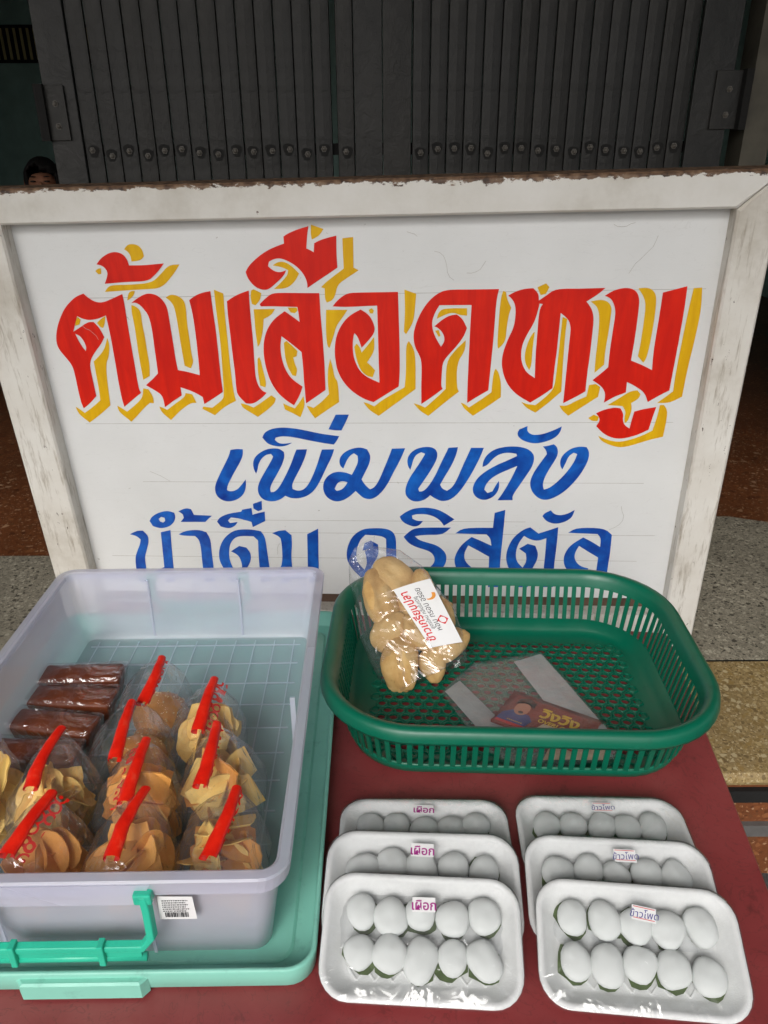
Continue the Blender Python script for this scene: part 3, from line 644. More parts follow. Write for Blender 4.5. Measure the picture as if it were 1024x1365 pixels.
def bar_mesh(outline, name, mat, ch=0.006, origin=None, y0=-DEP, y1=0.03):
    """a frame rail: outline in (u, v), front face chamfered"""
    c = Vector((sum(p[0] for p in outline) / 4, sum(p[1] for p in outline) / 4))
    ins = [(p[0] + (ch if p[0] < c.x else -ch), p[1] + (ch if p[1] < c.y else -ch)) for p in outline]
    loops = [[P(*p, y1) for p in outline], [P(*p, y0 + ch) for p in outline], [P(*p, y0) for p in ins]]
    mm = MB().loft(loops, True, True)
    o = mm.build(name, mat, sign)
    if origin is not None:
        for v in o.data.vertices: v.co -= origin
        o.location = origin
    return o
iu0, iu1, iv0 = 0.004, 1.318, 0.004
# mitred top rail and stiles; the stiles run down to the step
bar_mesh([(UL, UT), (UR, UT), (iu1, iv0), (iu0, iv0)], 'top_rail', 'frame_top', 0.004, P(0.65, UT))
lz = lambda u: (base.z + (u - UB) * S1.z + 0.0 - (LZ + 0.001)) / 0.9979 + VB      # v at which the edge meets the step
bar_mesh([(UL, UT + 0.001), (iu0 - 0.001, iv0 + 0.001), (iu0, lz(0) - 0.001), (UL, lz(UL))], 'stile', 'frame', 0.004)
bar_mesh([(iu1 + 0.001, iv0 + 0.001), (UR, UT + 0.001), (UR, lz(UR)), (iu1 + 0.001, lz(iu1))], 'stile', 'frame', 0.004)
m = MB(); m.loft([[P(iu0, 0.872, y), P(iu1, 0.872, y), P(iu1, 0.932, y), P(iu0, 0.932, y)] for y in (-0.018, 0.028)], True, True)
m.build('bottom_rail', 'frame', sign)
m = MB(); m.loft([[P(iu0, 0.828, y), P(iu1, 0.828, y), P(iu1, 0.872, y), P(iu0, 0.872, y)] for y in (0.016, 0.032)], True, True)
m.build('batten', 'raw_wood', sign)
# rear stays
for u in (0.12, 1.2):
    z = VB - 0.25
    MB().tube([(u - UB, 0.03, z), (u - UB, 0.30, 0.012 + 0.0)], 0.012, 6).build('rear_stay', 'raw_wood', sign)
def soften(l):
    """round the gentle bends of a brush outline, keep its sharp corners"""
    for _ in range(2):
        out = []; n = len(l)
        for i in range(n):
            a, b, c = Vector(l[i - 1]), Vector(l[i]), Vector(l[(i + 1) % n])
            u, v = b - a, c - b
            if u.length < 1e-9 or v.length < 1e-9: out.append(tuple(b)); continue
            if u.angle(v) < 0.75 and u.angle(v) > 0.03:
                out.append(tuple(b.lerp(a, 0.25))); out.append(tuple(b.lerp(c, 0.25)))
            else: out.append(tuple(b))
        l = out
    return l
def letters(data, name, mat, y):
    for i, loops in enumerate(data):
        me = polymesh(name, [soften([(a / 2000.0, b / 2000.0) for a, b in l]) for l in loops], lambda u, v: P(u, v, y - 0.00005 * (i % 2)))
        objof(name, me, mat, sign)
letters(YELLOW, 'letter_shadow', 'yellow_paint', -0.0006)
letters(RED, 'letter', 'red_paint', -0.0010)
letters(BLUE, 'letter', 'blue_paint', -0.0008)
for v, u0, u1 in ((0.145, 0.10, 1.30), (0.408, 0.06, 1.28), (0.545, 0.16, 1.24), (0.672, 0.20, 1.28), (0.738, 0.05, 1.25), (0.640, 0.30, 1.0)):
    meshobj('pencil_line', [P(u0, v, -0.0003), P(u1, v, -0.0003), P(u1, v + 0.0009, -0.0003), P(u0, v + 0.0009, -0.0003)], [(0, 1, 2, 3)], 'pencil', sign)

rs = random.Random(11)
for (u, v, a, n, st_) in ((1.20, 0.05, 1.9, 9, .010), (1.12, 0.03, 0.2, 6, .008), (0.80, 0.07, 0.7, 8, .010), (0.86, 0.11, 0.5, 6, .009), (0.18, 0.52, 0.1, 5, .012), (1.20, 0.60, 1.4, 7, .012), (0.45, 0.70, 2.4, 5, .008), (0.75, 0.035, 0.0, 4, .007), (0.10, 0.20, 1.2, 6, .008)):
    L0, L1 = [], []
    for k in range(n):
        L0.append(P(u, v, -0.0013)); L1.append(P(u + 0.0007 * math.sin(a), v - 0.0007 * math.cos(a), -0.0013))
        a += rs.uniform(-0.5, 0.5); u += st_ * math.cos(a); v += st_ * math.sin(a)
    MB().loft([L0, L1], closed=False).build('scratch', 'pencil', sign)

# ------------------------------------------------------------------ the woman inside the shop
def skin(name, verts, edges, radii, mat, parent=None, root=0):
    me = bpy.data.meshes.new(name); me.from_pydata(verts, edges, []); me.update()
    me.materials.append(M[mat])
    o = link(bpy.data.objects.new(name, me))
    if parent: o.parent = parent
    sk = o.modifiers.new('skin', 'SKIN'); sk.use_smooth_shade = True
    for i, r in enumerate(radii):
        d = me.skin_vertices[0].data[i]; d.radius = (r, r) if not isinstance(r, tuple) else r
        d.use_root = (i == root)
    ss = o.modifiers.new('sub', 'SUBSURF'); ss.levels = 2; ss.render_levels = 2
    return o
px, py, pz = -1.745, 4.25, 0.346
stool = thing('plastic_stool', 'low red plastic stool under the woman in the shop', 'stool', (px, py + 0.02, pz))
MB().loft([rr(0.26, 0.24, 0.04, 0.235), rr(0.27, 0.25, 0.04, 0.245), rr(0.27, 0.25, 0.04, 0.252)], True, True).build('seat', 'stool', stool)
for sx in (-1, 1):
    for sy in (-1, 1):
        MB().loft([rr(0.05, 0.05, 0.01, 0.0, 2, sx * 0.125, sy * 0.115), rr(0.04, 0.04, 0.01, 0.236, 2, sx * 0.105, sy * 0.095)], True, True).build('leg', 'stool', stool)
V = [(0, 0.02, .33), (0, 0.03, .48), (0, 0.02, .64), (0, 0.0, .765), (0, -0.015, .83), (0, -0.03, .90), (0, -0.02, .985),
     (-.09, -.02, .31), (-.11, -.40, .36), (-.11, -.38, .06), (-.11, -.46, .03),
     (.09, -.02, .31), (.11, -.40, .36), (.11, -.38, .06), (.11, -.46, .03),
     (-.15, .01, .72), (-.19, -.03, .47), (-.10, -.25, .42), (-.05, -.31, .43),
     (.15, .01, .72), (.19, -.03, .47), (.10, -.25, .42), (.05, -.31, .43)]
E_ = [(0, 1), (1, 2), (2, 3), (3, 4), (4, 5), (5, 6), (0, 7), (7, 8), (8, 9), (9, 10), (0, 11), (11, 12), (12, 13), (13, 14), (2, 15), (15, 16), (16, 17), (17, 18), (2, 19), (19, 20), (20, 21), (21, 22)]
rad = [.13, .115, .12, .055, .05, (.082, .098), (.072, .088), .085, .058, .045, .032, .085, .058, .045, .032, .05, .042, .032, .03, .05, .042, .032, .03]
person = skin('person', V, E_, rad, 'skin')
person.location = (px, py, pz); person.rotation_euler.z = R(14)
tag(person, 'dark-haired woman seated inside the dim shop, looking down past the shutter', 'person')
CV = [0, 1, 2, 15, 16, 19, 20]
cm = {k: i for i, k in enumerate(CV)}
shirt = skin('shirt', [V[k] if k not in (16, 20) else tuple(Vector(V[k]) + Vector((0, 0, .06))) for k in CV], [(cm[a], cm[b]) for a, b in E_ if a in cm and b in cm], [.145, .13, .135, .066, .058, .066, .058], 'shirt', person)
trs = skin('trousers', [(0, .02, .335)] + [V[k] for k in (7, 8, 9, 11, 12, 13)], [(0, 1), (1, 2), (2, 3), (0, 4), (4, 5), (5, 6)], [.142, .098, .07, .058, .098, .07, .058], 'trousers', person)
# hair: a shell round the skull, open at the face
HV, HF = sphere(28, 18)
hv = []
for v in HV:
    n = 1 + 0.03 * nz(v, 6)
    hv.append(Vector((v.x * 0.094 * n, 0.008 + v.y * 0.106 * n, 0.94 + v.z * 0.114 * n + (-0.10 * max(0, -v.z) * (1 if v.y > -0.1 else 0)))))
hf = []
for f in HF:
    c = sum((HV[i] for i in f), Vector()) / len(f)
    part_line = 0.74 - 0.50 * abs(c.x + 0.25)
    if c.y < -0.25 and c.z < part_line and abs(c.x) < 0.80: continue
    hf.append(f)
hair = meshobj('hair', hv, hf, 'hair', person, True)
so_ = hair.modifiers.new('thick', 'SOLIDIFY'); so_.thickness = 0.012; so_.offset = -1
for sx in (-1, 1):
    MB().add([(sx * 0.033 + v.x * 0.014, -0.118 + v.y * 0.008, 0.938 + v.z * 0.005) for v in SV], SF).build('eye', 'eye', person, True)
    MB().add([(sx * 0.034 + v.x * 0.019, -0.117 + v.y * 0.006, 0.960 + v.z * 0.003 - 0.12 * abs(v.x) * 0.01) for v in SV], SF).build('eyebrow', 'hair', person, True)
    MB().add([(sx * 0.083 + v.x * 0.012, -0.01 + v.y * 0.018, 0.93 + v.z * 0.028) for v in SV], SF).build('ear', 'skin', person, True)
MB().add([(v.x * 0.014, -0.126 + v.y * 0.014, 0.915 + v.z * 0.024) for v in SV], SF).build('nose', 'skin', person, True)
MB().add([(v.x * 0.022, -0.119 + v.y * 0.006, 0.872 + v.z * 0.007) for v in SV], SF).build('mouth', 'lip', person, True)

# ------------------------------------------------------------------ the table
TZ = 0.65
table = thing('display_table', 'low table with a scuffed maroon top carrying all the snacks', 'table', (-0.060, 0.715, 0), (0, 0, R(-6.8)))
MB().loft([rr(0.976, 0.806, 0.012, TZ - 0.022, 3), rr(0.98, 0.81, 0.012, TZ - 0.019, 3), rr(0.98, 0.81, 0.012, TZ - 0.003, 3), rr(0.975, 0.805, 0.011, TZ, 3)], True, True).build('tabletop', 'table', table)
for sx in (-1, 1):
    for y in (-0.34, 0.19):
        MB().loft([rr(0.03, 0.03, 0.005, 0.0, 2, sx * 0.44, y), rr(0.034, 0.034, 0.005, TZ - 0.0225, 2, sx * 0.44, y)], True, True).build('leg', 'table_leg', table)
    MB().box((sx * 0.44, -0.075, 0.16), (0.02, 0.496, 0.02)).build('stretcher', 'table_leg', table)

# ------------------------------------------------------------------ mint lid with the translucent box standing in it
LX, LY, LW, LD = -0.302, 0.771, 0.464, 0.626
lid = thing('box_lid', 'mint green box lid turned up as a tray under the translucent box', 'lid', (LX, LY, TZ + 0.0005), (0, 0, R(0.5)))
h = 0.030
MB().loft([rr(LW - 0.012, LD - 0.012, 0.022, 0.0), rr(LW - 0.004, LD - 0.004, 0.026, 0.006), rr(LW, LD, 0.028, h - 0.002), rr(LW - 0.002, LD - 0.002, 0.027, h),
           rr(LW - 0.008, LD - 0.008, 0.025, h), rr(LW - 0.010, LD - 0.010, 0.024, h - 0.002), rr(LW - 0.014, LD - 0.014, 0.022, 0.006), rr(LW - 0.018, LD - 0.018, 0.02, 0.004)], True, True).build('tray_body', 'mint', lid, True)
# raised inner panel with a shallow step, and the latch tab on the front edge
MB().loft([rr(LW - 0.05, LD - 0.05, 0.02, 0.0042), rr(LW - 0.056, LD - 0.056, 0.018, 0.0062)], False, True).build('inner_panel', 'mint', lid)
tab = MB()
pts = [(-0.062, -LD / 2 + 0.001), (-0.056, -LD / 2 - 0.006), (0.056, -LD / 2 - 0.006), (0.062, -LD / 2 + 0.001)]
tab.loft([[Vector((x + 0.012, y, 0.003)) for x, y in pts], [Vector((x + 0.012, y, 0.021)) for x, y in pts], [Vector((x * 0.97 + 0.012, y + 0.002, 0.023)) for x, y in pts]], True, True)
tab.build('latch_tab', 'mint', lid)

BX, BY, BZ = -0.302, 0.766, TZ + 0.0072
box = thing('storage_box', 'translucent lilac plastic storage box with turquoise handles, full of bagged snacks', 'box', (BX, BY, BZ), (0, 0, R(0.6)))
W0, D0, W1, D1, BH = 0.366, 0.545, 0.398, 0.560, 0.118
def bl(i, z, grow=0.0): 
    t = z / BH
    return rr(W0 + (W1 - W0) * t - 2 * i + grow, D0 + (D1 - D0) * t - 2 * i + grow, 0.017 - i, z)
MB().loft([bl(0.004, 0.0), bl(0.0, 0.004), bl(0.0, BH * 0.5), bl(0.0, BH)], False, False).add([], []).build('wall', 'frost', box, True)
MB().loft([bl(0.0025, BH), bl(0.0025, BH * 0.5), bl(0.0025, 0.008), bl(0.006, 0.005)], False, False).build('inner_wall', 'frost', box, True)
meshobj('floor', [tuple(p) for p in bl(0.005, 0.003)] + [tuple(p) for p in bl(0.005, 0.005)], [tuple(range(27, -1, -1)), tuple(range(28, 56))], 'frost_clear', box)
rim = MB().loft([bl(0.0026, BH - 0.002), bl(0.0026, BH + 0.004), bl(0.0, BH + 0.006), bl(-0.009, BH + 0.006), bl(-0.011, BH + 0.004), bl(-0.011, BH - 0.012), bl(-0.009, BH - 0.012), bl(-0.009, BH + 0.0), bl(0.0005, BH + 0.0)])
rim.build('rim', 'frost', box)
grid = MB()
for i in range(-5, 6): grid.box((i * 0.0315, 0, 0.0058), (0.0016, D0 - 0.03, 0.0012))
for i in range(-5, 6): grid.box((0, i * 0.049, 0.0056), (W0 - 0.03, 0.0016, 0.0012))
grid.build('floor_grid', 'frost', box)
for y in (-1, 1):            # stiffening ribs of the end walls and side walls
    for x in (-0.072, 0.072):
        MB().box((x, y * (D0 / 2 + 0.0005), BH * 0.5), (0.003, 0.006, BH * 0.9)).build('rib', 'frost', box)
for x in (-1, 1):
    MB().box((x * (W0 / 2 + 0.004), -0.02, BH * 0.5), (0.006, 0.003, BH * 0.9)).build('rib', 'frost', box)
def handle(sy):
    yf = sy * (D1 / 2 + 0.010); cx = 0.004
    xs = 0.076
    hd = MB()
    def barpath(x0, z0, x1, z1):
        return [(cx + x0, yf, z0), (cx + x1, yf, z1)]
    path = [(-xs + 0.002, 0.112), (-xs, 0.095), (-xs - 0.001, 0.062), (-xs + 0.008, 0.050)]
    left = [Vector((cx + x, yf + sy * (0.004 + 0.10 * (0.112 - z)), z)) for x, z in path]
    right = [Vector((cx - x, yf + sy * (0.004 + 0.10 * (0.112 - z)), z)) for x, z in path]
    full = left + [Vector((cx - 0.03, left[-1].y, 0.050)), Vector((cx + 0.03, left[-1].y, 0.050))] + right[::-1]
    loops = []
    for i, p in enumerate(full):
        d = (full[min(i + 1, len(full) - 1)] - full[max(0, i - 1)]).normalized(); nrm = Vector((0, 1, 0)); s = d.cross(nrm).normalized()
        w = 0.0054
        loops.append([p + s * w + nrm * 0.0035, p + s * (w - .002) - nrm * 0.0035 * 1.2, p - s * (w - .002) - nrm * 0.0035 * 1.2, p - s * w + nrm * 0.0035])
    hd.loft(loops, True, True)
    g = hd.build('handle', 'handle', box, bevel=0.0012)
    yb = left[-1].y
    MB().tube([(cx - xs + 0.006, yb - sy * 0.0, 0.036), (cx + xs - 0.006, yb, 0.036)], 0.0042, 8).build('lower_bar', 'handle', g, True)
    MB().box((cx, yb + sy * 0.001, 0.043), (2 * xs - 0.02, 0.003, 0.010)).build('grip_web', 'handle', g)
    for x in (-0.052, 0.030):
        MB().box((cx + x, yb + sy * 0.0015, 0.045), (0.006, 0.011, 0.026)).build('grip_rib', 'handle', g, bevel=0.001)
    for x in (-xs + 0.002, xs - 0.002):
        MB().box((cx + x, yf + sy * 0.002, 0.108), (0.017, 0.012, 0.013)).build('hinge', 'handle', g, bevel=0.002)
handle(-1); handle(1)
# deep middle part of the front lip
yf = -D1 / 2 - 0.0118
pr = [(-0.095, BH + 0.003), (0.085, BH + 0.003), (0.077, BH - 0.013), (0.066, BH - 0.022), (-0.078, BH - 0.022), (-0.087, BH - 0.013)]
MB().loft([[Vector((x, yf + 0.0025, z)) for x, z in pr], [Vector((x, yf - 0.0005, z)) for x, z in pr]], True, True).build('front_lip', 'frost', box)
lab = meshobj('barcode_sticker', [(0.086, -0.2855, 0.067), (0.121, -0.2855, 0.067), (0.120, -0.287, 0.099), (0.088, -0.287, 0.100)], [(0, 1, 2, 3)], 'paper', box)
bars = MB(); x = 0.092
while x < 0.114:
    w = random.choice((0.0004, 0.0006, 0.0010)); bars.add([(x, -0.2862, 0.0705), (x + w, -0.2862, 0.0705), (x + w, -0.2865, 0.0775), (x, -0.2865, 0.0775)], [(0, 1, 2, 3)]); x += w + random.choice((0.0004, 0.0007))
bars.build('barcode', 'ink_black', lab)
fine = MB()
for k in range(6):
    z = 0.0935 - k * 0.0028; x = 0.091
    while x < 0.115 - 0.003 * (k % 2):
        w = random.uniform(0.0006, 0.0022); fine.add([(x, -0.28725, z), (x + w, -0.28725, z), (x + w, -0.28725, z + 0.0011), (x, -0.28725, z + 0.0011)], [(0, 1, 2, 3)]); x += w + 0.0006
fine.build('small_print', 'ink_black', lab)

# ------------------------------------------------------------------ snacks in the box
FLOOR = BZ + 0.0068
def chip_mesh(kind, mat, seed):
    rnd = random.Random(seed); n = 20; V = []; F = []
    rings = (0.0, 0.45, 0.8, 0.96, 1.0); bend = rnd.uniform(0, 4); tw = rnd.uniform(-3.5, 3.5); ph = rnd.uniform(0, 6)
    def prof(a):
        if kind == 'round': return 1 + 0.09 * math.sin(3 * a + ph) + 0.08 * math.sin(5 * a + 2 * ph) + 0.05 * math.sin(9 * a + ph)
        if kind == 'square':
            c, s = abs(math.cos(a)), abs(math.sin(a)); return min(1 / max(c, 1e-3), 0.82 / max(s, 1e-3)) * 0.9
        return 0.85 + 0.25 * math.cos(1.0 * a) + 0.08 * math.sin(3 * a + ph)
    for side in (1, -1):
        for r in rings:
            for k in range(n):
                a = 2 * math.pi * k / n; R_ = 0.024 * prof(a) * r
                x, y = R_ * math.cos(a), R_ * math.sin(a)
                z = bend * x * x + tw * x * y + 0.0012 * math.sin(200 * x + ph) + side * 0.0008 * (1 if r < 1 else 0.6)
                V.append((x, y, z))
    m = len(rings) * n
    for s in (0, m):
        for i in range(len(rings) - 1):
            for k in range(n):
                a, b = s + i * n + k, s + i * n + (k + 1) % n
                f = (a, b, b + n, a + n); F.append(f if s else f[::-1])
    for k in range(n):
        a, b = (len(rings) - 1) * n + k, (len(rings) - 1) * n + (k + 1) % n
        F.append((a, b, b + m, a + m))
    me = bpy.data.meshes.new('chip'); me.from_pydata(V, [], F); me.update()
    for p in me.polygons: p.use_smooth = True
    me.materials.append(M[mat]); return me
CH = {k: [chip_mesh(kd, mt, s) for kd, mt, s in lst] for k, lst in dict(
    crisp=[('round', 'chip', 1), ('bean', 'chip', 2), ('round', 'chip', 3), ('bean', 'chip', 4)],
    yellow=[('round', 'chip_y', 5), ('bean', 'chip_y', 6), ('round', 'chip_y', 7)],
    square=[('square', 'chip_y', 8), ('square', 'chip', 9), ('square', 'chip_y', 10)],
    mixed=[('round', 'chip_y', 11), ('square', 'chip', 12), ('round', 'chip', 13)]).items()}
def bag_loops(cx, cy, w, d, a, b, hz, seed, n=32):
    """film of a tied bag: cushion below, drawn in to the line a-b (local) on top"""
    loops = []; mid = (a + b) / 2; half = (a - b) / 2
    for t in (0.0, 0.08, 0.3, 0.52, 0.70, 0.84, 0.94, 1.0):
        k = 0 if t < 0.52 else ((t - 0.52) / 0.48) ** 1.6
        z = hz * t if t < 0.52 else hz * 0.52 + (mid.z - hz * 0.52) * ((t - 0.52) / 0.48)
        g = (0.84, 0.96, 1.04, 1.0, 1.0, 1.0, 1.0, 1.0)[len(loops)]
        L = []
        for j in range(n):
            q = 2 * math.pi * j / n; c, s = math.cos(q), math.sin(q)
            e = (abs(c) ** 4 + abs(s) ** 4) ** (-1 / 4)
            p0 = Vector((cx + w / 2 * g * c * e, cy + d / 2 * g * s * e, z))
            p1 = mid + half * s * 1.02 + Vector((0.0025 * c, 0, 0)); p1.z = mid.z + half.z * s
            p = p0.lerp(p1, k)
            am = 0.005 * min(1, t * 4) * (1 - 0.75 * k)
            p += Vector((nz((p.x * 45 + seed, p.y * 45, p.z * 45)), nz((p.x * 45, p.y * 45 + seed, p.z * 45 + 7)), 0.5 * nz((p.x * 45, p.y * 45, p.z * 45 + seed)))) * am
            p.z = max(p.z, 0.0002)
            L.append(p)
        loops.append(L)
    return loops
def snack_bag(c, sa, sb, kind, label, seed, n=22, w=0.092, d=0.090, header=True):
    rnd = random.Random(seed)
    root = thing('snack_bag', label, 'snack bag', (c[0], c[1], FLOOR), (0, 0, 0), 'tied snack bags in the storage box')
    a = Vector(sa) - Vector((c[0], c[1], FLOOR)); b = Vector(sb) - Vector((c[0], c[1], FLOOR))
    MB().loft(bag_loops(0, 0, w, d, a, b, 0.105, seed * 3.1), True, False).build('film', 'bag', root)
    if kind == 'bun':
        v, f = sphere(20, 14)
        for (x, y, z, r) in ((0.004, 0.006, 0.030, 0.034), (-0.004, -0.022, 0.020, 0.019)):
            bu = MB().add([(x + q.x * r * 1.08 + 0.002 * nz(q, 3), y + q.y * r, z + q.z * r * 0.86) for q in v], f).build('bun', 'bun', root, True)
            sd_ = MB(); tv, tf = sphere(5, 4)
            for _ in range(46):
                q = Vector((rnd.gauss(0, 1), rnd.gauss(0, 1), abs(rnd.gauss(0, 1)) + 0.3)).normalized()
                px_, py_, pz_ = x + q.x * r * 1.09, y + q.y * r * 1.005, z + q.z * r * 0.865; an = rnd.uniform(0, 3.1)
                sd_.add([(px_ + (t.x * math.cos(an) - t.y * 0.5 * math.sin(an)) * 0.0017, py_ + (t.x * math.sin(an) + t.y * 0.5 * math.cos(an)) * 0.0017, pz_ + t.z * 0.0008) for t in tv], tf)
            sd_.build('sesame_seed', 'seed', bu, kind='stuff')
    else:
        placed = []
        for i in range(n):
            for _ in range(40):
                u = rnd.random() ** 0.5; q = rnd.uniform(0, 2 * math.pi)
                z = 0.018 + 0.056 * (i / (n - 1)); k = 1.0 if z < 0.065 else 1 - (z - 0.065) / 0.06
                p = Vector((math.cos(q) * u * (w / 2 - 0.025) * (0.55 + 0.45 * k), math.sin(q) * u * (d / 2 - 0.024) * (0.55 + 0.45 * k), z))
                if all((p - r_).length > 0.011 for r_ in placed): break
            placed.append(p)
            o = link(bpy.data.objects.new('chip', rnd.choice(CH[kind]))); o.parent = root
            o.location = p; o.rotation_euler = (rnd.choice((rnd.uniform(0.2, 0.7), rnd.uniform(0.7, 1.3), rnd.uniform(-0.4, 0.2), rnd.uniform(1.2, 1.6))), rnd.uniform(-0.9, 0.9), rnd.uniform(-1.6, 1.6))
            s = rnd.uniform(0.80, 1.40); o.scale = (s, s, s)
    if header:
        # rolled red top edge of the bag, with its printed lace flap
        N = 12; path = []; bow = rnd.uniform(-0.004, 0.004)
        for i in range(N + 1):
            t = i / N; p = a.lerp(b, t); p.x += bow * math.sin(math.pi * t) + 0.001 * nz((t * 6, seed, 0)); p.z += 0.003 * math.sin(math.pi * t)
            path.append(p)
        loops = []; side0 = 1 if seed % 2 else -1
        for i, p in enumerate(path):
            t = i / N; w_ = 0.0060 * (1.0 + 0.6 * t) * (1 + 0.10 * nz((t * 3, seed, 2))); hh = 0.0050 * (1 + 0.15 * nz((t * 3, seed, 5)))
            L = []
            for k in range(13):                        # spiral cross-section: a loosely rolled strip of film
                q = -0.6 + k / 12 * 5.2; rr_ = 1.0 - 0.30 * k / 12
                L.append(p + Vector((side0 * w_ * rr_ * math.cos(q), 0.0003 * nz((k * 0.3, i * 0.3, seed)), hh * rr_ * math.sin(q) + 0.0004 * nz((i * 0.4, k * 0.3, seed)))))
            loops.append(L)
        hd = MB().loft(loops, closed=False).build('rolled_header', 'redprint', root, True)
        fl = MB(); side = 1 if seed % 2 else -1
        r0 = [p + Vector((side * 0.004, 0, -0.001)) for p in path]; wid = 0.018 if seed in (7, 4, 3) else 0.006
        r1 = [p + Vector((side * (0.004 + wid * 0.75), -0.001, -wid * 0.55 + 0.001 * nz((i, seed, 3)))) for i, p in enumerate(path)]
        fl.loft([r0, r1], closed=False); fl.build('lace_print', 'lace', hd)
    return root
bags = [
 ((-0.306, 0.800), (-0.297, 0.828, 0.772), (-0.303, 0.748, 0.760), 'bun', 'clear bag with one sesame bun beside the brown cakes, farthest from the handle'),
 ((-0.312, 0.716), (-0.309, 0.738, 0.772), (-0.304, 0.652, 0.760), 'bun', 'clear bag with a sesame bun between the cakes and the crisps'),
 ((-0.224, 0.738), (-0.218, 0.782, 0.772), (-0.222, 0.697, 0.760), 'yellow', 'clear bag of yellow round biscuits next to the empty half of the box'),
 ((-0.276, 0.630), (-0.271, 0.668, 0.775), (-0.272, 0.585, 0.763), 'crisp', 'clear bag of tan crisps with thin rolled red top in the middle of the pile'),
 ((-0.188, 0.652), (-0.197, 0.694, 0.775), (-0.200, 0.608, 0.763), 'square', 'clear bag of square wafers beside the box side wall'),
 ((-0.372, 0.632), (-0.375, 0.688, 0.775), (-0.379, 0.606, 0.763), 'yellow', 'clear bag of folded golden crisps right in front of the brown cakes'),
 ((-0.352, 0.545), (-0.347, 0.588, 0.777), (-0.366, 0.518, 0.766), 'crisp', 'clear bag of crisps with broad red lace border against the front wall'),
 ((-0.262, 0.543), (-0.250, 0.592, 0.777), (-0.262, 0.514, 0.766), 'crisp', 'clear bag of dark tan crisps at the front wall above the handle'),
 ((-0.172, 0.563), (-0.156, 0.592, 0.777), (-0.172, 0.514, 0.766), 'mixed', 'clear bag of mixed biscuits in the front corner above the barcode sticker'),
 ((-0.446, 0.632), (-0.440, 0.676, 0.770), (-0.446, 0.592, 0.760), 'yellow', 'clear bag of pale crisps against the left wall, without a red top')]
for i, (c, a, b, kd, lb) in enumerate(bags):
    snack_bag(c, a, b, kd, lb, i + 1, header=(i != 9), w=0.092 if i < 9 else 0.06)

cakes = [((-0.436, 0.886), 2, 0, 'brown loaf cake in clear wrap next to the empty box floor'),
         ((-0.431, 0.836), -3, 0, 'glossy brown loaf cake in clear wrap, second from the empty floor'),
         ((-0.436, 0.783), -9, 6, 'brown loaf cake in loose clear wrap, slightly askew, third from the empty floor'),
         ((-0.442, 0.730), -4, 0, 'dark brown loaf cake in clear wrap half under the golden crisps')]
for i, (c, yaw, tl, lb) in enumerate(cakes):
    root = thing('loaf_cake', lb, 'cake', (c[0], c[1], FLOOR), (0, 0, R(yaw)), 'wrapped loaf cakes')
    def jit(l, s): return [p + Vector((nz(p * 60 + Vector((s, 0, 0))), nz(p * 60 + Vector((0, s, 0))), nz(p * 60 + Vector((0, 0, s))))) * 0.0012 for p in l]
    lo = [rr(0.100, 0.028, 0.003, 0.001, 3), rr(0.106, 0.033, 0.003, 0.014, 3), rr(0.114, 0.040, 0.004, 0.036, 3), rr(0.114, 0.040, 0.004, 0.0385, 3), rr(0.110, 0.036, 0.004, 0.0415, 3), rr(0.060, 0.012, 0.003, 0.0440, 3)]
    MB().loft([jit(l, i) for l in lo], True, True).build('cake', 'cake', root, True)
    wo = [rr(0.104, 0.032, 0.003, 0.0004, 4), rr(0.112, 0.038, 0.004, 0.012, 4), rr(0.120, 0.0435, 0.003, 0.034, 4), rr(0.121, 0.0440, 0.003, 0.0405, 4), rr(0.116, 0.038, 0.003, 0.0445, 4), rr(0.06, 0.012, 0.003, 0.0460, 4)]
    MB().loft([[p + Vector((nz(p * 90), nz(p * 90 + Vector((5, i, 0))), 0.6 * nz(p * 80 + Vector((0, i, 9))))) * 0.0022 + Vector((0, 0, 0.0012)) for p in l] for l in wo], True, True).build('wrapper', 'wrap', root)
    for sx in (-1, 1):
        MB().loft([[Vector((sx * 0.060, y_, 0.006 + 0.002 * nz((y_ * 90, i, 1)))) for y_ in (-0.016, -0.008, 0, 0.008, 0.016)], [Vector((sx * 0.067, y_, 0.020 + 0.004 * nz((y_ * 120, i, sx)))) for y_ in (-0.018, -0.008, 0.001, 0.009, 0.018)], [Vector((sx * 0.064, y_ * 0.9, 0.036 + 0.004 * nz((y_ * 120, i, sx + 3)))) for y_ in (-0.018, -0.008, 0.001, 0.009, 0.018)]], closed=False).build('wrapper_end', 'bag', root)

# ------------------------------------------------------------------ green basket
KX, KY, KZ = 0.178, 0.8955, TZ + 0.001
KW, KD, KR = 0.522, 0.408, 0.128
basket = thing('plastic_basket', 'dark green slotted plastic basket on the maroon table', 'basket', (KX, KY, KZ), (0, 0, R(-2.5)))
def kl(i, z, n=10): return rr(KW - 2 * i, KD - 2 * i, max(0.02, KR - i * 1.0), z, n)
ZA, ZB = 0.026, 0.082
IA, IB = 0.032, 0.021
MB().loft([kl(0.052, 0.0), kl(0.046, 0.001), kl(0.0385, 0.008), kl(IA, ZA), kl(IA + 0.0025, ZA + 0.0005), kl(0.0415, 0.010), kl(0.054, 0.0045), kl(0.075, 0.0045)], False, False).build('lower_band', 'basket', basket, True)
MB().loft([kl(IB + 0.0025, ZB), kl(IB, ZB - 0.0004), kl(0.0175, 0.090), kl(0.008, 0.0915), kl(0.004, 0.087), kl(0.0, 0.0865), kl(-0.001, 0.091), kl(0.001, 0.101), kl(0.005, 0.1055), kl(0.011, 0.1065), kl(0.017, 0.103), kl(0.0205, 0.094), kl(IB + 0.0025, ZB)], False, False).build('rim', 'basket', basket, True)
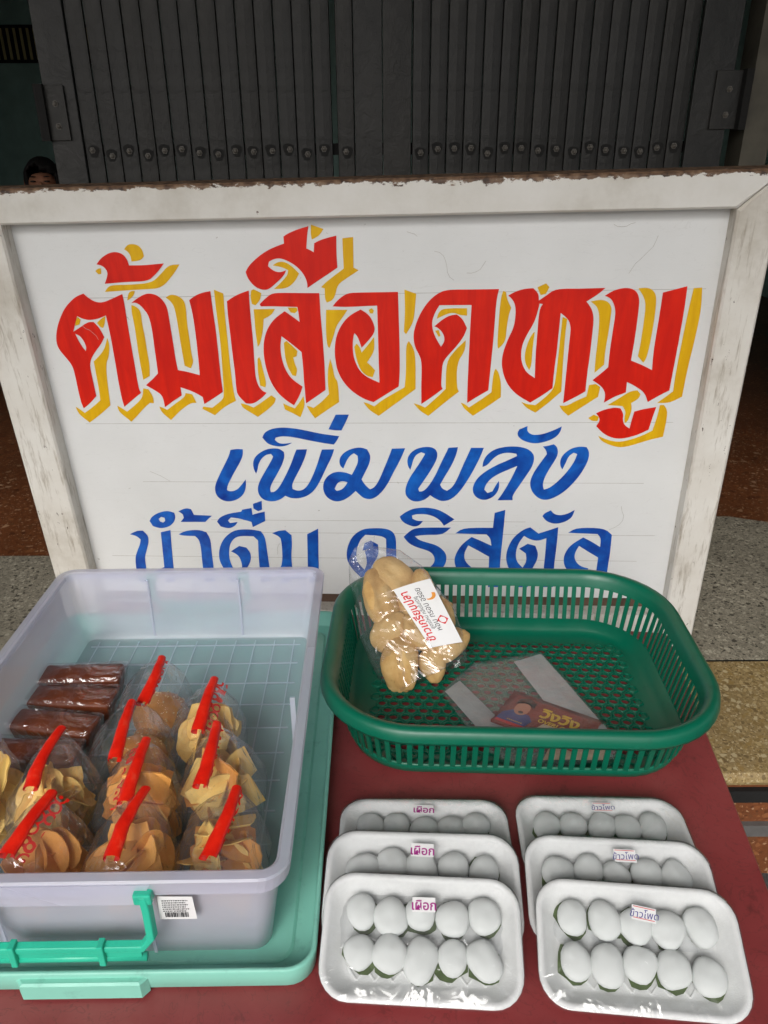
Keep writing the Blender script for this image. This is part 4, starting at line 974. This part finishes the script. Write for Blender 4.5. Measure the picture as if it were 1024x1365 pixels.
# side bars, one by one
def at_len(loop, s):
    n = len(loop); i = 0
    while True:
        a, b = loop[i % n], loop[(i + 1) % n]; L = (b - a).length
        if s <= L and L > 1e-9: return a.lerp(b, s / L), (b - a).normalized()
        s -= L; i += 1
la, lb_ = kl(IA + 0.0012, ZA - 0.002), kl(IB + 0.0012, ZB + 0.002)
NB = 106
la_len = sum((la[(i + 1) % len(la)] - la[i]).length for i in range(len(la)))
bar_me = None
for k in range(NB):
    p, d = at_len(la, la_len * (k + 0.5) / NB - 1e-9)
    # matching point on the upper loop: same fraction along the same segment
    s = la_len * (k + 0.5) / NB; i = 0
    while True:
        a, b = la[i], la[(i + 1) % len(la)]; L = (b - a).length
        if s <= L: break
        s -= L; i += 1
    q = lb_[i].lerp(lb_[(i + 1) % len(lb_)], s / L)
    if bar_me is None:
        bm_ = MB(); bm_.loft([[Vector((x, y, z)) for x, y in ((-0.0033, -0.0012), (0.0033, -0.0012), (0.0033, 0.0012), (-0.0033, 0.0012))] for z in (0.0, 1.0)], True, True)
        bar_me = bpy.data.meshes.new('bar'); bar_me.from_pydata([tuple(v) for v in bm_.v], [], bm_.f); bar_me.materials.append(M['basket'])
    o = link(bpy.data.objects.new('bar', bar_me)); o.parent = basket
    zax = q - p; xax = d; yax = zax.normalized().cross(xax).normalized()
    xax = yax.cross(zax.normalized()).normalized()
    o.matrix_local = Matrix(((xax.x, yax.x, zax.x, p.x), (xax.y, yax.y, zax.y, p.y), (xax.z, yax.z, zax.z, p.z), (0, 0, 0, 1)))
# perforated floor
fl = MB(); pit = 0.0172; row = 0
inner = (KW - 0.15, KD - 0.15)
y = -inner[1] / 2 - 0.004
while y < inner[1] / 2 + 0.004:
    x = -inner[0] / 2 - 0.004 + (pit / 2 if row % 2 else 0)
    while x < inner[0] / 2 + 0.004:
        cxr, cyr = inner[0] / 2 - 0.045, inner[1] / 2 - 0.045
        dx, dy = max(0, abs(x) - cxr), max(0, abs(y) - cyr)
        if dx * dx + dy * dy < 0.054 ** 2:
            hexo, ho, hi, hb, hl = [], [], [], [], []
            for k in range(12):
                a_ = math.pi / 6 * k
                rad_ = pit / 2 / math.cos(((a_ + math.pi / 6) % (math.pi / 3)) - math.pi / 6) if True else 0
                c_, s_ = math.cos(a_), math.sin(a_)
                hexo.append(Vector((x + c_ * rad_ * 1.001, y + s_ * rad_ * 1.001, 0.0046)))
                ho.append(Vector((x + c_ * pit * 0.45, y + s_ * pit * 0.45, 0.0066)))
                hi.append(Vector((x + c_ * pit * 0.355, y + s_ * pit * 0.355, 0.0066)))
                hb.append(Vector((x + c_ * pit * 0.355, y + s_ * pit * 0.355, 0.0030)))
            fl.loft([hexo, ho, hi, hb])
        x += pit
    y += pit * math.sqrt(3) / 2; row += 1
fl.build('perforated_floor', 'basket', basket, kind='stuff')

# blue sack lying on the step behind the basket
sv, sf = sphere(36, 24)
tag(MB().add([(0.568 + v.x * 0.050 * (1 + .55 * nz(v * 2.2) + .25 * nz(v * 6)), 1.30 + v.y * 0.085 * (1 + .5 * nz(v * 2.6 + Vector((4, 0, 0))) + .2 * nz(v * 7)), 0.3515 + max(0, 0.026 + v.z * 0.032 * (1 + 0.8 * nz(v * 3 + Vector((0, 6, 0)))))) for v in sv], sf).build('plastic_sack', 'bluebag'),
    'small crumpled blue plastic sack on the step behind the basket', 'sack')

# ------------------------------------------------------------------ bag of puffed crackers leaning in the basket
A0 = Vector((0.095, 0.925, 0.680)); ax = Vector((-0.502, 0.662, 0.557)).normalized(); cc = Vector((0.85, 0.257, 0.461)); cc = (cc - ax * cc.dot(ax)).normalized()
nn = cc.cross(ax).normalized()                       # towards the viewer
A1 = A0 + Vector((0, 0, 0.0)) - nn * 0.0
CMX = Matrix(((cc.x, -nn.x, ax.x, A1.x), (cc.y, -nn.y, ax.y, A1.y), (cc.z, -nn.z, ax.z, A1.z), (0, 0, 0, 1)))   # x across, y away from viewer, z along the bag
cb = thing('cracker_bag', 'clear bag of puffed tan crackers with a white label, leaning in the green basket', 'snack bag', mat=CMX)
out_ = [(-0.020, 0.022, 0.230, 0.004), (-0.016, 0.050, 0.195, 0.016), (-0.012, 0.062, 0.160, 0.024), (-0.017, 0.072, 0.115, 0.030), (-0.021, 0.076, 0.075, 0.033), (-0.024, 0.072, 0.035, 0.032), (-0.024, 0.058, 0.002, 0.026)]
loops = []
for ci, (cx_, hw, z, th) in enumerate(out_):
    L = []
    for k in range(36):
        q = 2 * math.pi * k / 36; c_, s_ = math.cos(q), math.sin(q); e = (abs(c_) ** 2.6 + abs(s_) ** 2.6) ** (-1 / 2.6)
        p = Vector((cx_ + hw * c_ * e, th * s_ * e, z - 0.10 * (c_ * hw) * (1 if z < 0.05 else 0.0)))
        p += Vector((nz(p * 38), nz(p * 38 + Vector((4, 4, 4))), nz(p * 38 + Vector((9, 0, 2))))) * 0.006
        L.append(p)
    loops.append(L)
MB().loft(loops, True, True).build('film', 'bag', cb)
top = MB(); top.loft([[loops[0][k] for k in range(0, 36, 2)], [Vector((-0.005 + 0.9 * (loops[0][k].x + 0.02), loops[0][k].y * 0.5, 0.242 + 0.006 * nz((k, 1, 2)))) for k in range(0, 36, 2)]])
top.build('gathered_top', 'hazebag', cb)
def cracker(loc, size, rot, seed, slit=False):
    v, f = sphere(32, 22); q = []
    for p in v:
        g = 1 + 0.14 * nz(p * 1.4 + Vector((seed * 3.7, 0, 0))) + 0.05 * nz(p * 4 + Vector((0, seed, 0))) + 0.02 * nz(p * 10)
        line = 0.22 * math.sin(1.8 * p.z + seed)
        gro = 0.0
        if p.y < 0.2: gro = (0.34 if not slit else 0.5) * math.exp(-((p.x - line) / 0.13) ** 2) * max(0, 1 - abs(p.z) * 0.95) ** 0.5
        curl = 0.45 * p.z * p.z
        q.append(Vector(((p.x * g + 0.35 * curl) * size[0], p.y * g * (1 - gro) * size[1] + curl * 0.4 * size[1], p.z * g * size[2])))
    me = MB().add(q, f).build('cracker', 'cracker', cb, True)
    me.location = loc; me.rotation_euler = rot
    if slit:
        sp = [(0.22 * math.sin(1.8 * z + seed) * size[0], -size[1] * 0.52 * math.sqrt(max(0.05, 1 - z * z)), z * size[2]) for z in (-0.5, -0.25, 0.0, 0.25, 0.5)]
        MB().tube(sp, [0.0006, 0.0018, 0.0021, 0.0016, 0.0005], 6).build('slit', 'dark_slit', me, True)
    return me
cracker((-0.058, -0.014, 0.042), (0.028, 0.019, 0.046), (0.0, 0.55, 0.1), 3, True)
for i, (s, t, y, sz, rot) in enumerate([
    (-0.032, 0.146, -0.004, (0.028, 0.016, 0.054), (0.1, 0.25, 0.5)), (0.004, 0.170, 0.004, (0.030, 0.015, 0.034), (0, -0.5, 0.3)),
    (0.006, 0.106, 0.004, (0.032, 0.015, 0.040), (0.2, 0.9, -0.4)), (-0.048, 0.096, -0.008, (0.024, 0.015, 0.034), (0.1, 1.25, 0.2)),
    (-0.010, 0.064, -0.008, (0.022, 0.015, 0.034), (0.1, -0.35, 0.6)), (-0.016, 0.020, -0.004, (0.022, 0.015, 0.030), (0, 0.7, -0.5)),
    (0.022, 0.028, -0.006, (0.022, 0.015, 0.034), (0, 1.4, 0.3)), (0.036, 0.134, 0.004, (0.016, 0.012, 0.024), (0, 0.2, 0)), (0.032, 0.074, 0.008, (0.022, 0.012, 0.030), (0, 0.5, 0))]):
    cracker((s, y, t), sz, rot, i + 5)
lq = [Vector((-0.008, 0, 0.140)), Vector((0.049, 0, 0.124)), Vector((0.038, 0, 0.016)), Vector((-0.006, 0, 0.034))]
def lpt(u, v):                                       # u along the label's length (from its lower end up), v across
    a_, b_ = lq[3].lerp(lq[0], u), lq[2].lerp(lq[1], u)
    p = a_.lerp(b_, v); p.y = -0.0345 - 0.003 * math.sin(math.pi * v) + 0.02 * abs(u - 0.5) ** 2
    return p
LB = MB(); LB.loft([[lpt(i / 8, j / 6) for j in range(7)] for i in range(9)], closed=False)
label = LB.build('label', 'paper', cb, True)
def label_text(body, size, u, v, mat, **kw):
    me = textmesh(body, size, **kw)
    L_ = 0.112
    for vert in me.vertices:
        q = lpt(u + vert.co.x / L_, v - vert.co.y / 0.050); q.y -= 0.0009
        vert.co = q
    objof('lettering', me, mat, label)
label_text('ข้าวเกรียบปลา', 0.0165, 0.50, 0.20, 'ink_red', bold=0.0003)
label_text('สูตรใหม่ กลิ่นใบเตย', 0.0078, 0.52, 0.40, 'ink_black')
label_text('หอม กรอบ อร่อย', 0.0115, 0.56, 0.56, 'ink_black')
me = polymesh('star', [[(math.cos(k * math.pi / 4) * (0.006 if k % 2 else 0.008), math.sin(k * math.pi / 4) * (0.006 if k % 2 else 0.008)) for k in range(8)], [(math.cos(k * math.pi / 4) * 0.005, math.sin(k * math.pi / 4) * 0.005) for k in range(8)]], lambda x, y: Vector((x, y, 0)))
for vert in me.vertices:
    q = lpt(0.36 + vert.co.x / 0.112, 0.78 - vert.co.y / 0.05); q.y -= 0.0009; vert.co = q
objof('emblem', me, 'ink_red', label)
arc = [(0.009 * math.cos(t), 0.009 * math.sin(t)) for t in [R(150 + 9 * k) for k in range(16)]] + [(0.001 + 0.0072 * math.cos(t), 0.002 + 0.0066 * math.sin(t)) for t in [R(285 - 9 * k) for k in range(16)]]
me = polymesh('crescent', [arc], lambda x, y: Vector((x, y, 0)))
for vert in me.vertices:
    q = lpt(0.76 + vert.co.x / 0.112, 0.76 - vert.co.y / 0.05); q.y -= 0.0009; vert.co = q
objof('emblem', me, 'ink_orange', label)

# ------------------------------------------------------------------ cloudy bag with snack packets lying on the basket floor
SB = KZ + 0.0078
pk = thing('packet_bag', 'flat cloudy plastic bag with a paper sleeve and small snack packets on the basket floor', 'snack bag', (0.205, 0.850, SB))
ol = [(0.084, 0.894), (0.108, 0.927), (0.135, 0.958), (0.172, 0.968), (0.208, 0.977), (0.248, 0.988), (0.270, 0.925), (0.292, 0.860), (0.311, 0.800), (0.306, 0.757), (0.240, 0.745), (0.178, 0.740), (0.150, 0.760), (0.126, 0.783), (0.112, 0.820), (0.098, 0.857)]
ol = [Vector((x - 0.205, y - 0.850, 0)) for x, y in ol]
ol = [ol[i // 2] if i % 2 == 0 else (ol[i // 2] + ol[(i // 2 + 1) % len(ol)]) / 2 for i in range(2 * len(ol))]
lp = []
for s, z in ((1.0, 0.0), (1.0, 0.002), (0.96, 0.009), (0.85, 0.015), (0.6, 0.017), (0.35, 0.017), (0.1, 0.017)):
    lp.append([Vector((p.x * s, p.y * s, max(0.0, z + (0.0020 * nz(p * s * 40 + Vector((3, 1, 0))) if z > 0.002 else 0)))) for p in ol])
MB().loft(lp, True, True).build('film', 'hazebag', pk)
def sheet(name, quad, z, mat, parent, bulge=0.002, nx=8, ny=6, wob=0.0015):
    q = [Vector((x - 0.205, y - 0.850, z)) for x, y in quad]; L = []
    for i in range(nx + 1):
        r_ = []
        for j in range(ny + 1):
            p = q[0].lerp(q[1], i / nx).lerp(q[3].lerp(q[2], i / nx), j / ny)
            p = p + Vector((0, 0, bulge * math.sin(math.pi * i / nx) * math.sin(math.pi * j / ny) + wob * nz(p * 50)))
            r_.append(p)
        L.append(r_)
    return MB().loft(L, closed=False).build(name, mat, parent, True)
sheet('paper_sleeve', [(0.200, 0.962), (0.247, 0.984), (0.309, 0.794), (0.258, 0.772)], 0.0045, 'tissue', pk)
sheet('paper_sleeve', [(0.088, 0.893), (0.112, 0.918), (0.168, 0.815), (0.140, 0.785)], 0.0035, 'tissue', pk)
quad = [(0.188, 0.886), (0.300, 0.818), (0.250, 0.762), (0.146, 0.824)]
def pq(u, v, dz=0.0):
    q = [Vector((x - 0.205, y - 0.850, 0)) for x, y in quad]
    p = q[3].lerp(q[2], u).lerp(q[0].lerp(q[1], u), v)
    p.z = 0.0100 + dz
    return p
def packet_patch(name, pts, mat, dz, parent):
    n = len(pts); c = (sum(p[0] for p in pts) / n, sum(p[1] for p in pts) / n)
    rings = [[pq(c[0] + (u - c[0]) * k, c[1] + (v - c[1]) * k, dz) for u, v in pts] for k in (1, 0.75, 0.5, 0.25, 0.02)]
    if dz == 0.0: rings = [[p - Vector((0, 0, 0.005)) for p in rings[0]]] + rings
    return MB().loft(rings, False, True).build(name, mat, parent, True)
zig = []
for k in range(11): zig.append((0.0 + (0.012 if k % 2 else 0.0), k / 10))
edge = [(0.0 + (0.014 if k % 2 else 0), k / 10) for k in range(11)] + [(k / 8, 1.0) for k in range(1, 8)] + [(1 - (0.014 if k % 2 else 0), 1 - k / 10) for k in range(11)] + [(1 - k / 8, 0.0) for k in range(1, 8)]
pac = packet_patch('packet', edge, 'packet', 0.0, pk)
ell = lambda cu, cv, a_, b_, n=14: [(cu + a_ * math.cos(2 * math.pi * k / n), cv + b_ * math.sin(2 * math.pi * k / n)) for k in range(n)]
packet_patch('print', [(0.03, 0.05), (0.36, 0.05), (0.40, 0.30), (0.33, 0.44), (0.14, 0.46), (0.05, 0.30)], 'p_blue', 0.0005, pac)
packet_patch('print', ell(0.22, 0.55, 0.085, 0.20), 'p_skin', 0.0009, pac)
packet_patch('print', [(0.12, 0.62), (0.13, 0.80), (0.22, 0.90), (0.32, 0.82), (0.33, 0.64), (0.29, 0.72), (0.16, 0.72)], 'p_dark', 0.0013, pac)
packet_patch('print', ell(0.23, 0.44, 0.03, 0.04, 10), 'p_dark', 0.0013, pac)
packet_patch('print', [(0.46, 0.04), (0.92, 0.05), (0.96, 0.35), (0.52, 0.36)], 'p_cream', 0.0005, pac)
packet_patch('print', ell(0.76, 0.20, 0.12, 0.13), 'p_brown', 0.0009, pac)
packet_patch('print', ell(0.90, 0.30, 0.09, 0.22), 'p_dark', 0.0009, pac)
packet_patch('print', [(0.04, 0.02), (0.44, 0.02), (0.44, 0.09), (0.04, 0.09)], 'ink_red', 0.0011, pac)
def packet_text(body, size, u, v, mat, dz, **kw):
    me = textmesh(body, size, **kw)
    for vert in me.vertices: vert.co = pq(u + vert.co.x / 0.125, v + vert.co.y / 0.072, dz)
    objof('lettering', me, mat, pac)
packet_text('วิงวิง', 0.026, 0.64, 0.60, 'ink_yellow', 0.0018, bold=0.0009)
packet_text('OVERLOAD', 0.010, 0.66, 0.38, 'ink_yellow', 0.0018, bold=0.0003)
packet_text('••••••••', 0.008, 0.24, 0.14, 'ink_yellow', 0.0018)
sheet('packet', [(0.225, 0.790), (0.300, 0.790), (0.285, 0.752), (0.205, 0.752)], 0.003, 'p_cream', pk)

# ------------------------------------------------------------------ foam trays of rice dumplings
def tray_mesh():
    m = MB()
    m.loft([rr(0.158, 0.078, 0.016, 0.0, 6), rr(0.163, 0.083, 0.019, 0.0015, 6), rr(0.190, 0.108, 0.026, 0.0185, 6), rr(0.199, 0.116, 0.030, 0.0195, 6), rr(0.2005, 0.1175, 0.0305, 0.0215, 6), rr(0.199, 0.116, 0.030, 0.0232, 6),
            rr(0.190, 0.107, 0.026, 0.0230, 6), rr(0.186, 0.103, 0.024, 0.0205, 6), rr(0.162, 0.081, 0.017, 0.0065, 6), rr(0.154, 0.073, 0.015, 0.0045, 6)], True, True)
    me = bpy.data.meshes.new('tray'); me.from_pydata([tuple(v) for v in m.v], [], m.f); me.update()
    for p in me.polygons: p.use_smooth = True
    me.materials.append(M['foam']); return me
TM = tray_mesh()
em = MB()
for row_ in (-1, 1):
    for k in range(16):
        x = -0.068 + k * 0.0091
        em.box((x, row_ * 0.0315, 0.0050), (0.0130, 0.0016, 0.0022), R(50 if k % 2 else -50))
EM = bpy.data.meshes.new('embossing'); EM.from_pydata([tuple(v) for v in em.v], [], em.f); EM.materials.append(M['foam'])
def cling_mesh(seed):
    n = 10; L = []
    ks = (1.0, 0.985, 0.93, 0.82, 0.65, 0.45, 0.25, 0.03)
    for k in ks:
        l = rr(0.2015 * k, 0.1185 * k, 0.031 * k, 0, 8)
        out = []
        for i, p in enumerate(l):
            edge = 1 - k
            dome = 0.0240 + 0.0055 * min(1, edge * 4)
            ang = math.atan2(p.y * 1.7, p.x)
            wr = 0.0016 * math.sin(ang * 23 + seed + 2 * nz(p * 30)) * max(0, 1 - abs(k - 0.85) * 5)
            out.append(Vector((p.x, p.y, dome + wr + 0.0010 * nz(p * 45 + Vector((seed, 0, 0))))))
        L.append(out)
    skirt = [Vector((p.x, p.y, 0.018)) for p in rr(0.2022, 0.1192, 0.031, 0, 8)]
    m = MB().loft([skirt] + L, False, True)
    me = bpy.data.meshes.new('cling_film'); me.from_pydata([tuple(v) for v in m.v], [], m.f); me.update()
    for p in me.polygons: p.use_smooth = True
    me.materials.append(M['cling']); return me
def dumpling_mesh(seed):
    v, f = sphere(20, 14); rnd = random.Random(seed); q = []
    ph = rnd.uniform(0, 6); k3 = rnd.uniform(0.01, 0.06); sq = rnd.uniform(2.0, 2.7); as_ = rnd.uniform(0.90, 1.03)
    for p in v:
        a = math.atan2(p.y, p.x); e = (abs(math.cos(a)) ** sq + abs(math.sin(a)) ** sq) ** (-1 / sq) * (1 + k3 * math.sin(2 * a + ph) + 0.03 * math.sin(3 * a - ph))
        z = math.copysign(abs(p.z) ** 0.85, p.z)
        q.append((p.x * 0.0172 * e + 0.0006 * nz(p, 2), p.y * 0.0196 * e * as_, 0.0108 + z * 0.0102 + 0.0016 * nz(p * 1.5 + Vector((seed, 0, 0)))))
    me = bpy.data.meshes.new('dough'); me.from_pydata(q, [], f); me.update()
    for p in me.polygons: p.use_smooth = True
    me.materials.append(M['dumpling']); return me
DM = [dumpling_mesh(s) for s in range(8)]
def leaf_mesh(seed):
    rnd = random.Random(100 + seed); n = 14
    o = [(0.0160 * math.cos(2 * math.pi * k / n) * rnd.uniform(0.80, 1.20), -0.0012 + 0.0196 * math.sin(2 * math.pi * k / n) * rnd.uniform(0.85, 1.10)) for k in range(n)]
    V = [(x, y, 0.0004 + rnd.uniform(0, 0.0022)) for x, y in o] + [(x * 0.3, y * 0.3, 0.0003) for x, y in o]
    F = [(k, (k + 1) % n, n + (k + 1) % n, n + k) for k in range(n)] + [tuple(range(n, 2 * n))]
    me = bpy.data.meshes.new('leaf'); me.from_pydata(V, [], F); me.materials.append(M['leaf']); return me
LM = [leaf_mesh(s) for s in range(5)]
def tray(x, y, yaw, tilt, z, kind, rows, label, dl, grp, seed, slab, scl=0.97):
    rnd = random.Random(seed)
    m = T((x, y, z)) @ Rz(R(yaw)) @ Rx(R(tilt)) @ T((0, 0.039, 0)) @ Matrix.Scale(scl, 4)         # (x, y): front bottom edge on the table
    t = thing('foam_tray', label, 'food tray', mat=m, group='foam trays of dumplings')
    o = objof('tray', TM, None, t); e = link(bpy.data.objects.new('embossing', EM)); e.parent = o
    c = objof('cling_film', cling_mesh(seed), None, t)
    m_ = T((slab[0], slab[1], 0.0308)) @ Rz(R(slab[2]))
    w, h_ = 0.0235, 0.0138
    s = meshobj('sticker', [m_ @ Vector(p) for p in ((-w / 2, -h_ / 2, 0), (w / 2, -h_ / 2, 0), (w / 2, h_ / 2, 0), (-w / 2, h_ / 2, 0))], [(0, 1, 2, 3)], 'paper', t)
    if kind == 'taro':
        text('lettering', 'เผือก', 0.0125, 'ink_purple', s, m_ @ T((0, -0.0012, 0.0003)), bold=0.00022)
    else:
        text('lettering', 'ข้าวโพด', 0.0095, 'ink_blue', s, m_ @ T((0, -0.0012, 0.0003)) @ Rz(R(3)), shear=0.2)
        for yy in (-0.0052, 0.0052):
            meshobj('rule', [m_ @ Vector((a_, b_, 0.0003)) for a_, b_ in ((-0.0105, yy), (0.0105, yy), (0.0105, yy + 0.0006), (-0.0105, yy + 0.0006))], [(0, 1, 2, 3)], 'ink_red', s)
    for r_ in rows:
        for k in range(5):
            px_ = -0.0615 + k * 0.0308 + rnd.uniform(-.0015, .0015); py_ = (-0.0170 if r_ == 0 else 0.0215) + rnd.uniform(-.003, .003)
            px_ *= 1.02
            spot = 'directly under the sticker of' if (r_, k) == (1, 2) else ('at the end of', 'second from the end of', 'in the middle of')[min(k, 4 - k)] + (' the sticker row in' if r_ else ' the stickerless row in')
            d = thing('rice_dumpling', dl.replace('rice dumpling in', 'rice dumpling ' + spot), 'dumpling', mat=m @ T((px_, py_, 0.0060)) @ Rz(rnd.uniform(-0.8, 0.8)), group=grp)
            sc_ = rnd.uniform(0.90, 1.02)
            a_ = link(bpy.data.objects.new('dough', rnd.choice(DM))); a_.parent = d; a_.scale = (sc_, sc_ * rnd.uniform(0.94, 1.04), sc_)
            a_.rotation_euler.z = rnd.choice((0, math.pi))
            b_ = link(bpy.data.objects.new('leaf', rnd.choice(LM))); b_.parent = d; b_.rotation_euler.z = rnd.uniform(-0.9, 0.9); b_.location = (rnd.uniform(-.0025, .0025), rnd.uniform(-.001, .0025), 0)
    return t
tray(0.043, 0.578, -1.0, 1.5, TZ + 0.001, 'taro', (1,), 'white foam tray with purple-printed sticker, lowest of its stack, nearest the green basket',
     'rice dumpling in the lowest purple-sticker tray', 'dumplings in the lowest purple-sticker tray', 21, (0.0, 0.036, -2))
tray(0.036, 0.513, -2.5, 17, TZ + 0.001, 'taro', (1,), 'white foam tray with purple-printed sticker, middle of its overlapping stack',
     'rice dumpling in the middle purple-sticker tray', 'dumplings in the middle purple-sticker tray', 22, (0.0, 0.036, -1), 1.02)
tray(0.032, 0.461, -3.5, 22, TZ + 0.001, 'taro', (0, 1), 'white foam tray of ten dumplings with purple-printed sticker, top of its stack',
     'rice dumpling in the top purple-sticker tray', 'dumplings in the top purple-sticker tray', 23, (0.002, 0.028, 1))
tray(0.247, 0.580, -2.0, 1.5, TZ + 0.001, 'corn', (1,), 'white foam tray with red-ruled handwritten sticker, lowest of its stack, nearest the green basket',
     'rice dumpling in the lowest handwritten-sticker tray', 'dumplings in the lowest handwritten-sticker tray', 31, (0.004, 0.036, 0))
tray(0.241, 0.508, -4.0, 17, TZ + 0.001, 'corn', (1,), 'white foam tray with red-ruled handwritten sticker, middle of its overlapping stack',
     'rice dumpling in the middle handwritten-sticker tray', 'dumplings in the middle handwritten-sticker tray', 32, (0.008, 0.036, 0))
tray(0.240, 0.450, -5.5, 22, TZ + 0.001, 'corn', (0, 1), 'foam tray of ten dumplings with handwritten sticker, top of its stack',
     'rice dumpling in the top handwritten-sticker tray', 'dumplings in the top handwritten-sticker tray', 33, (0.006, 0.028, -8))
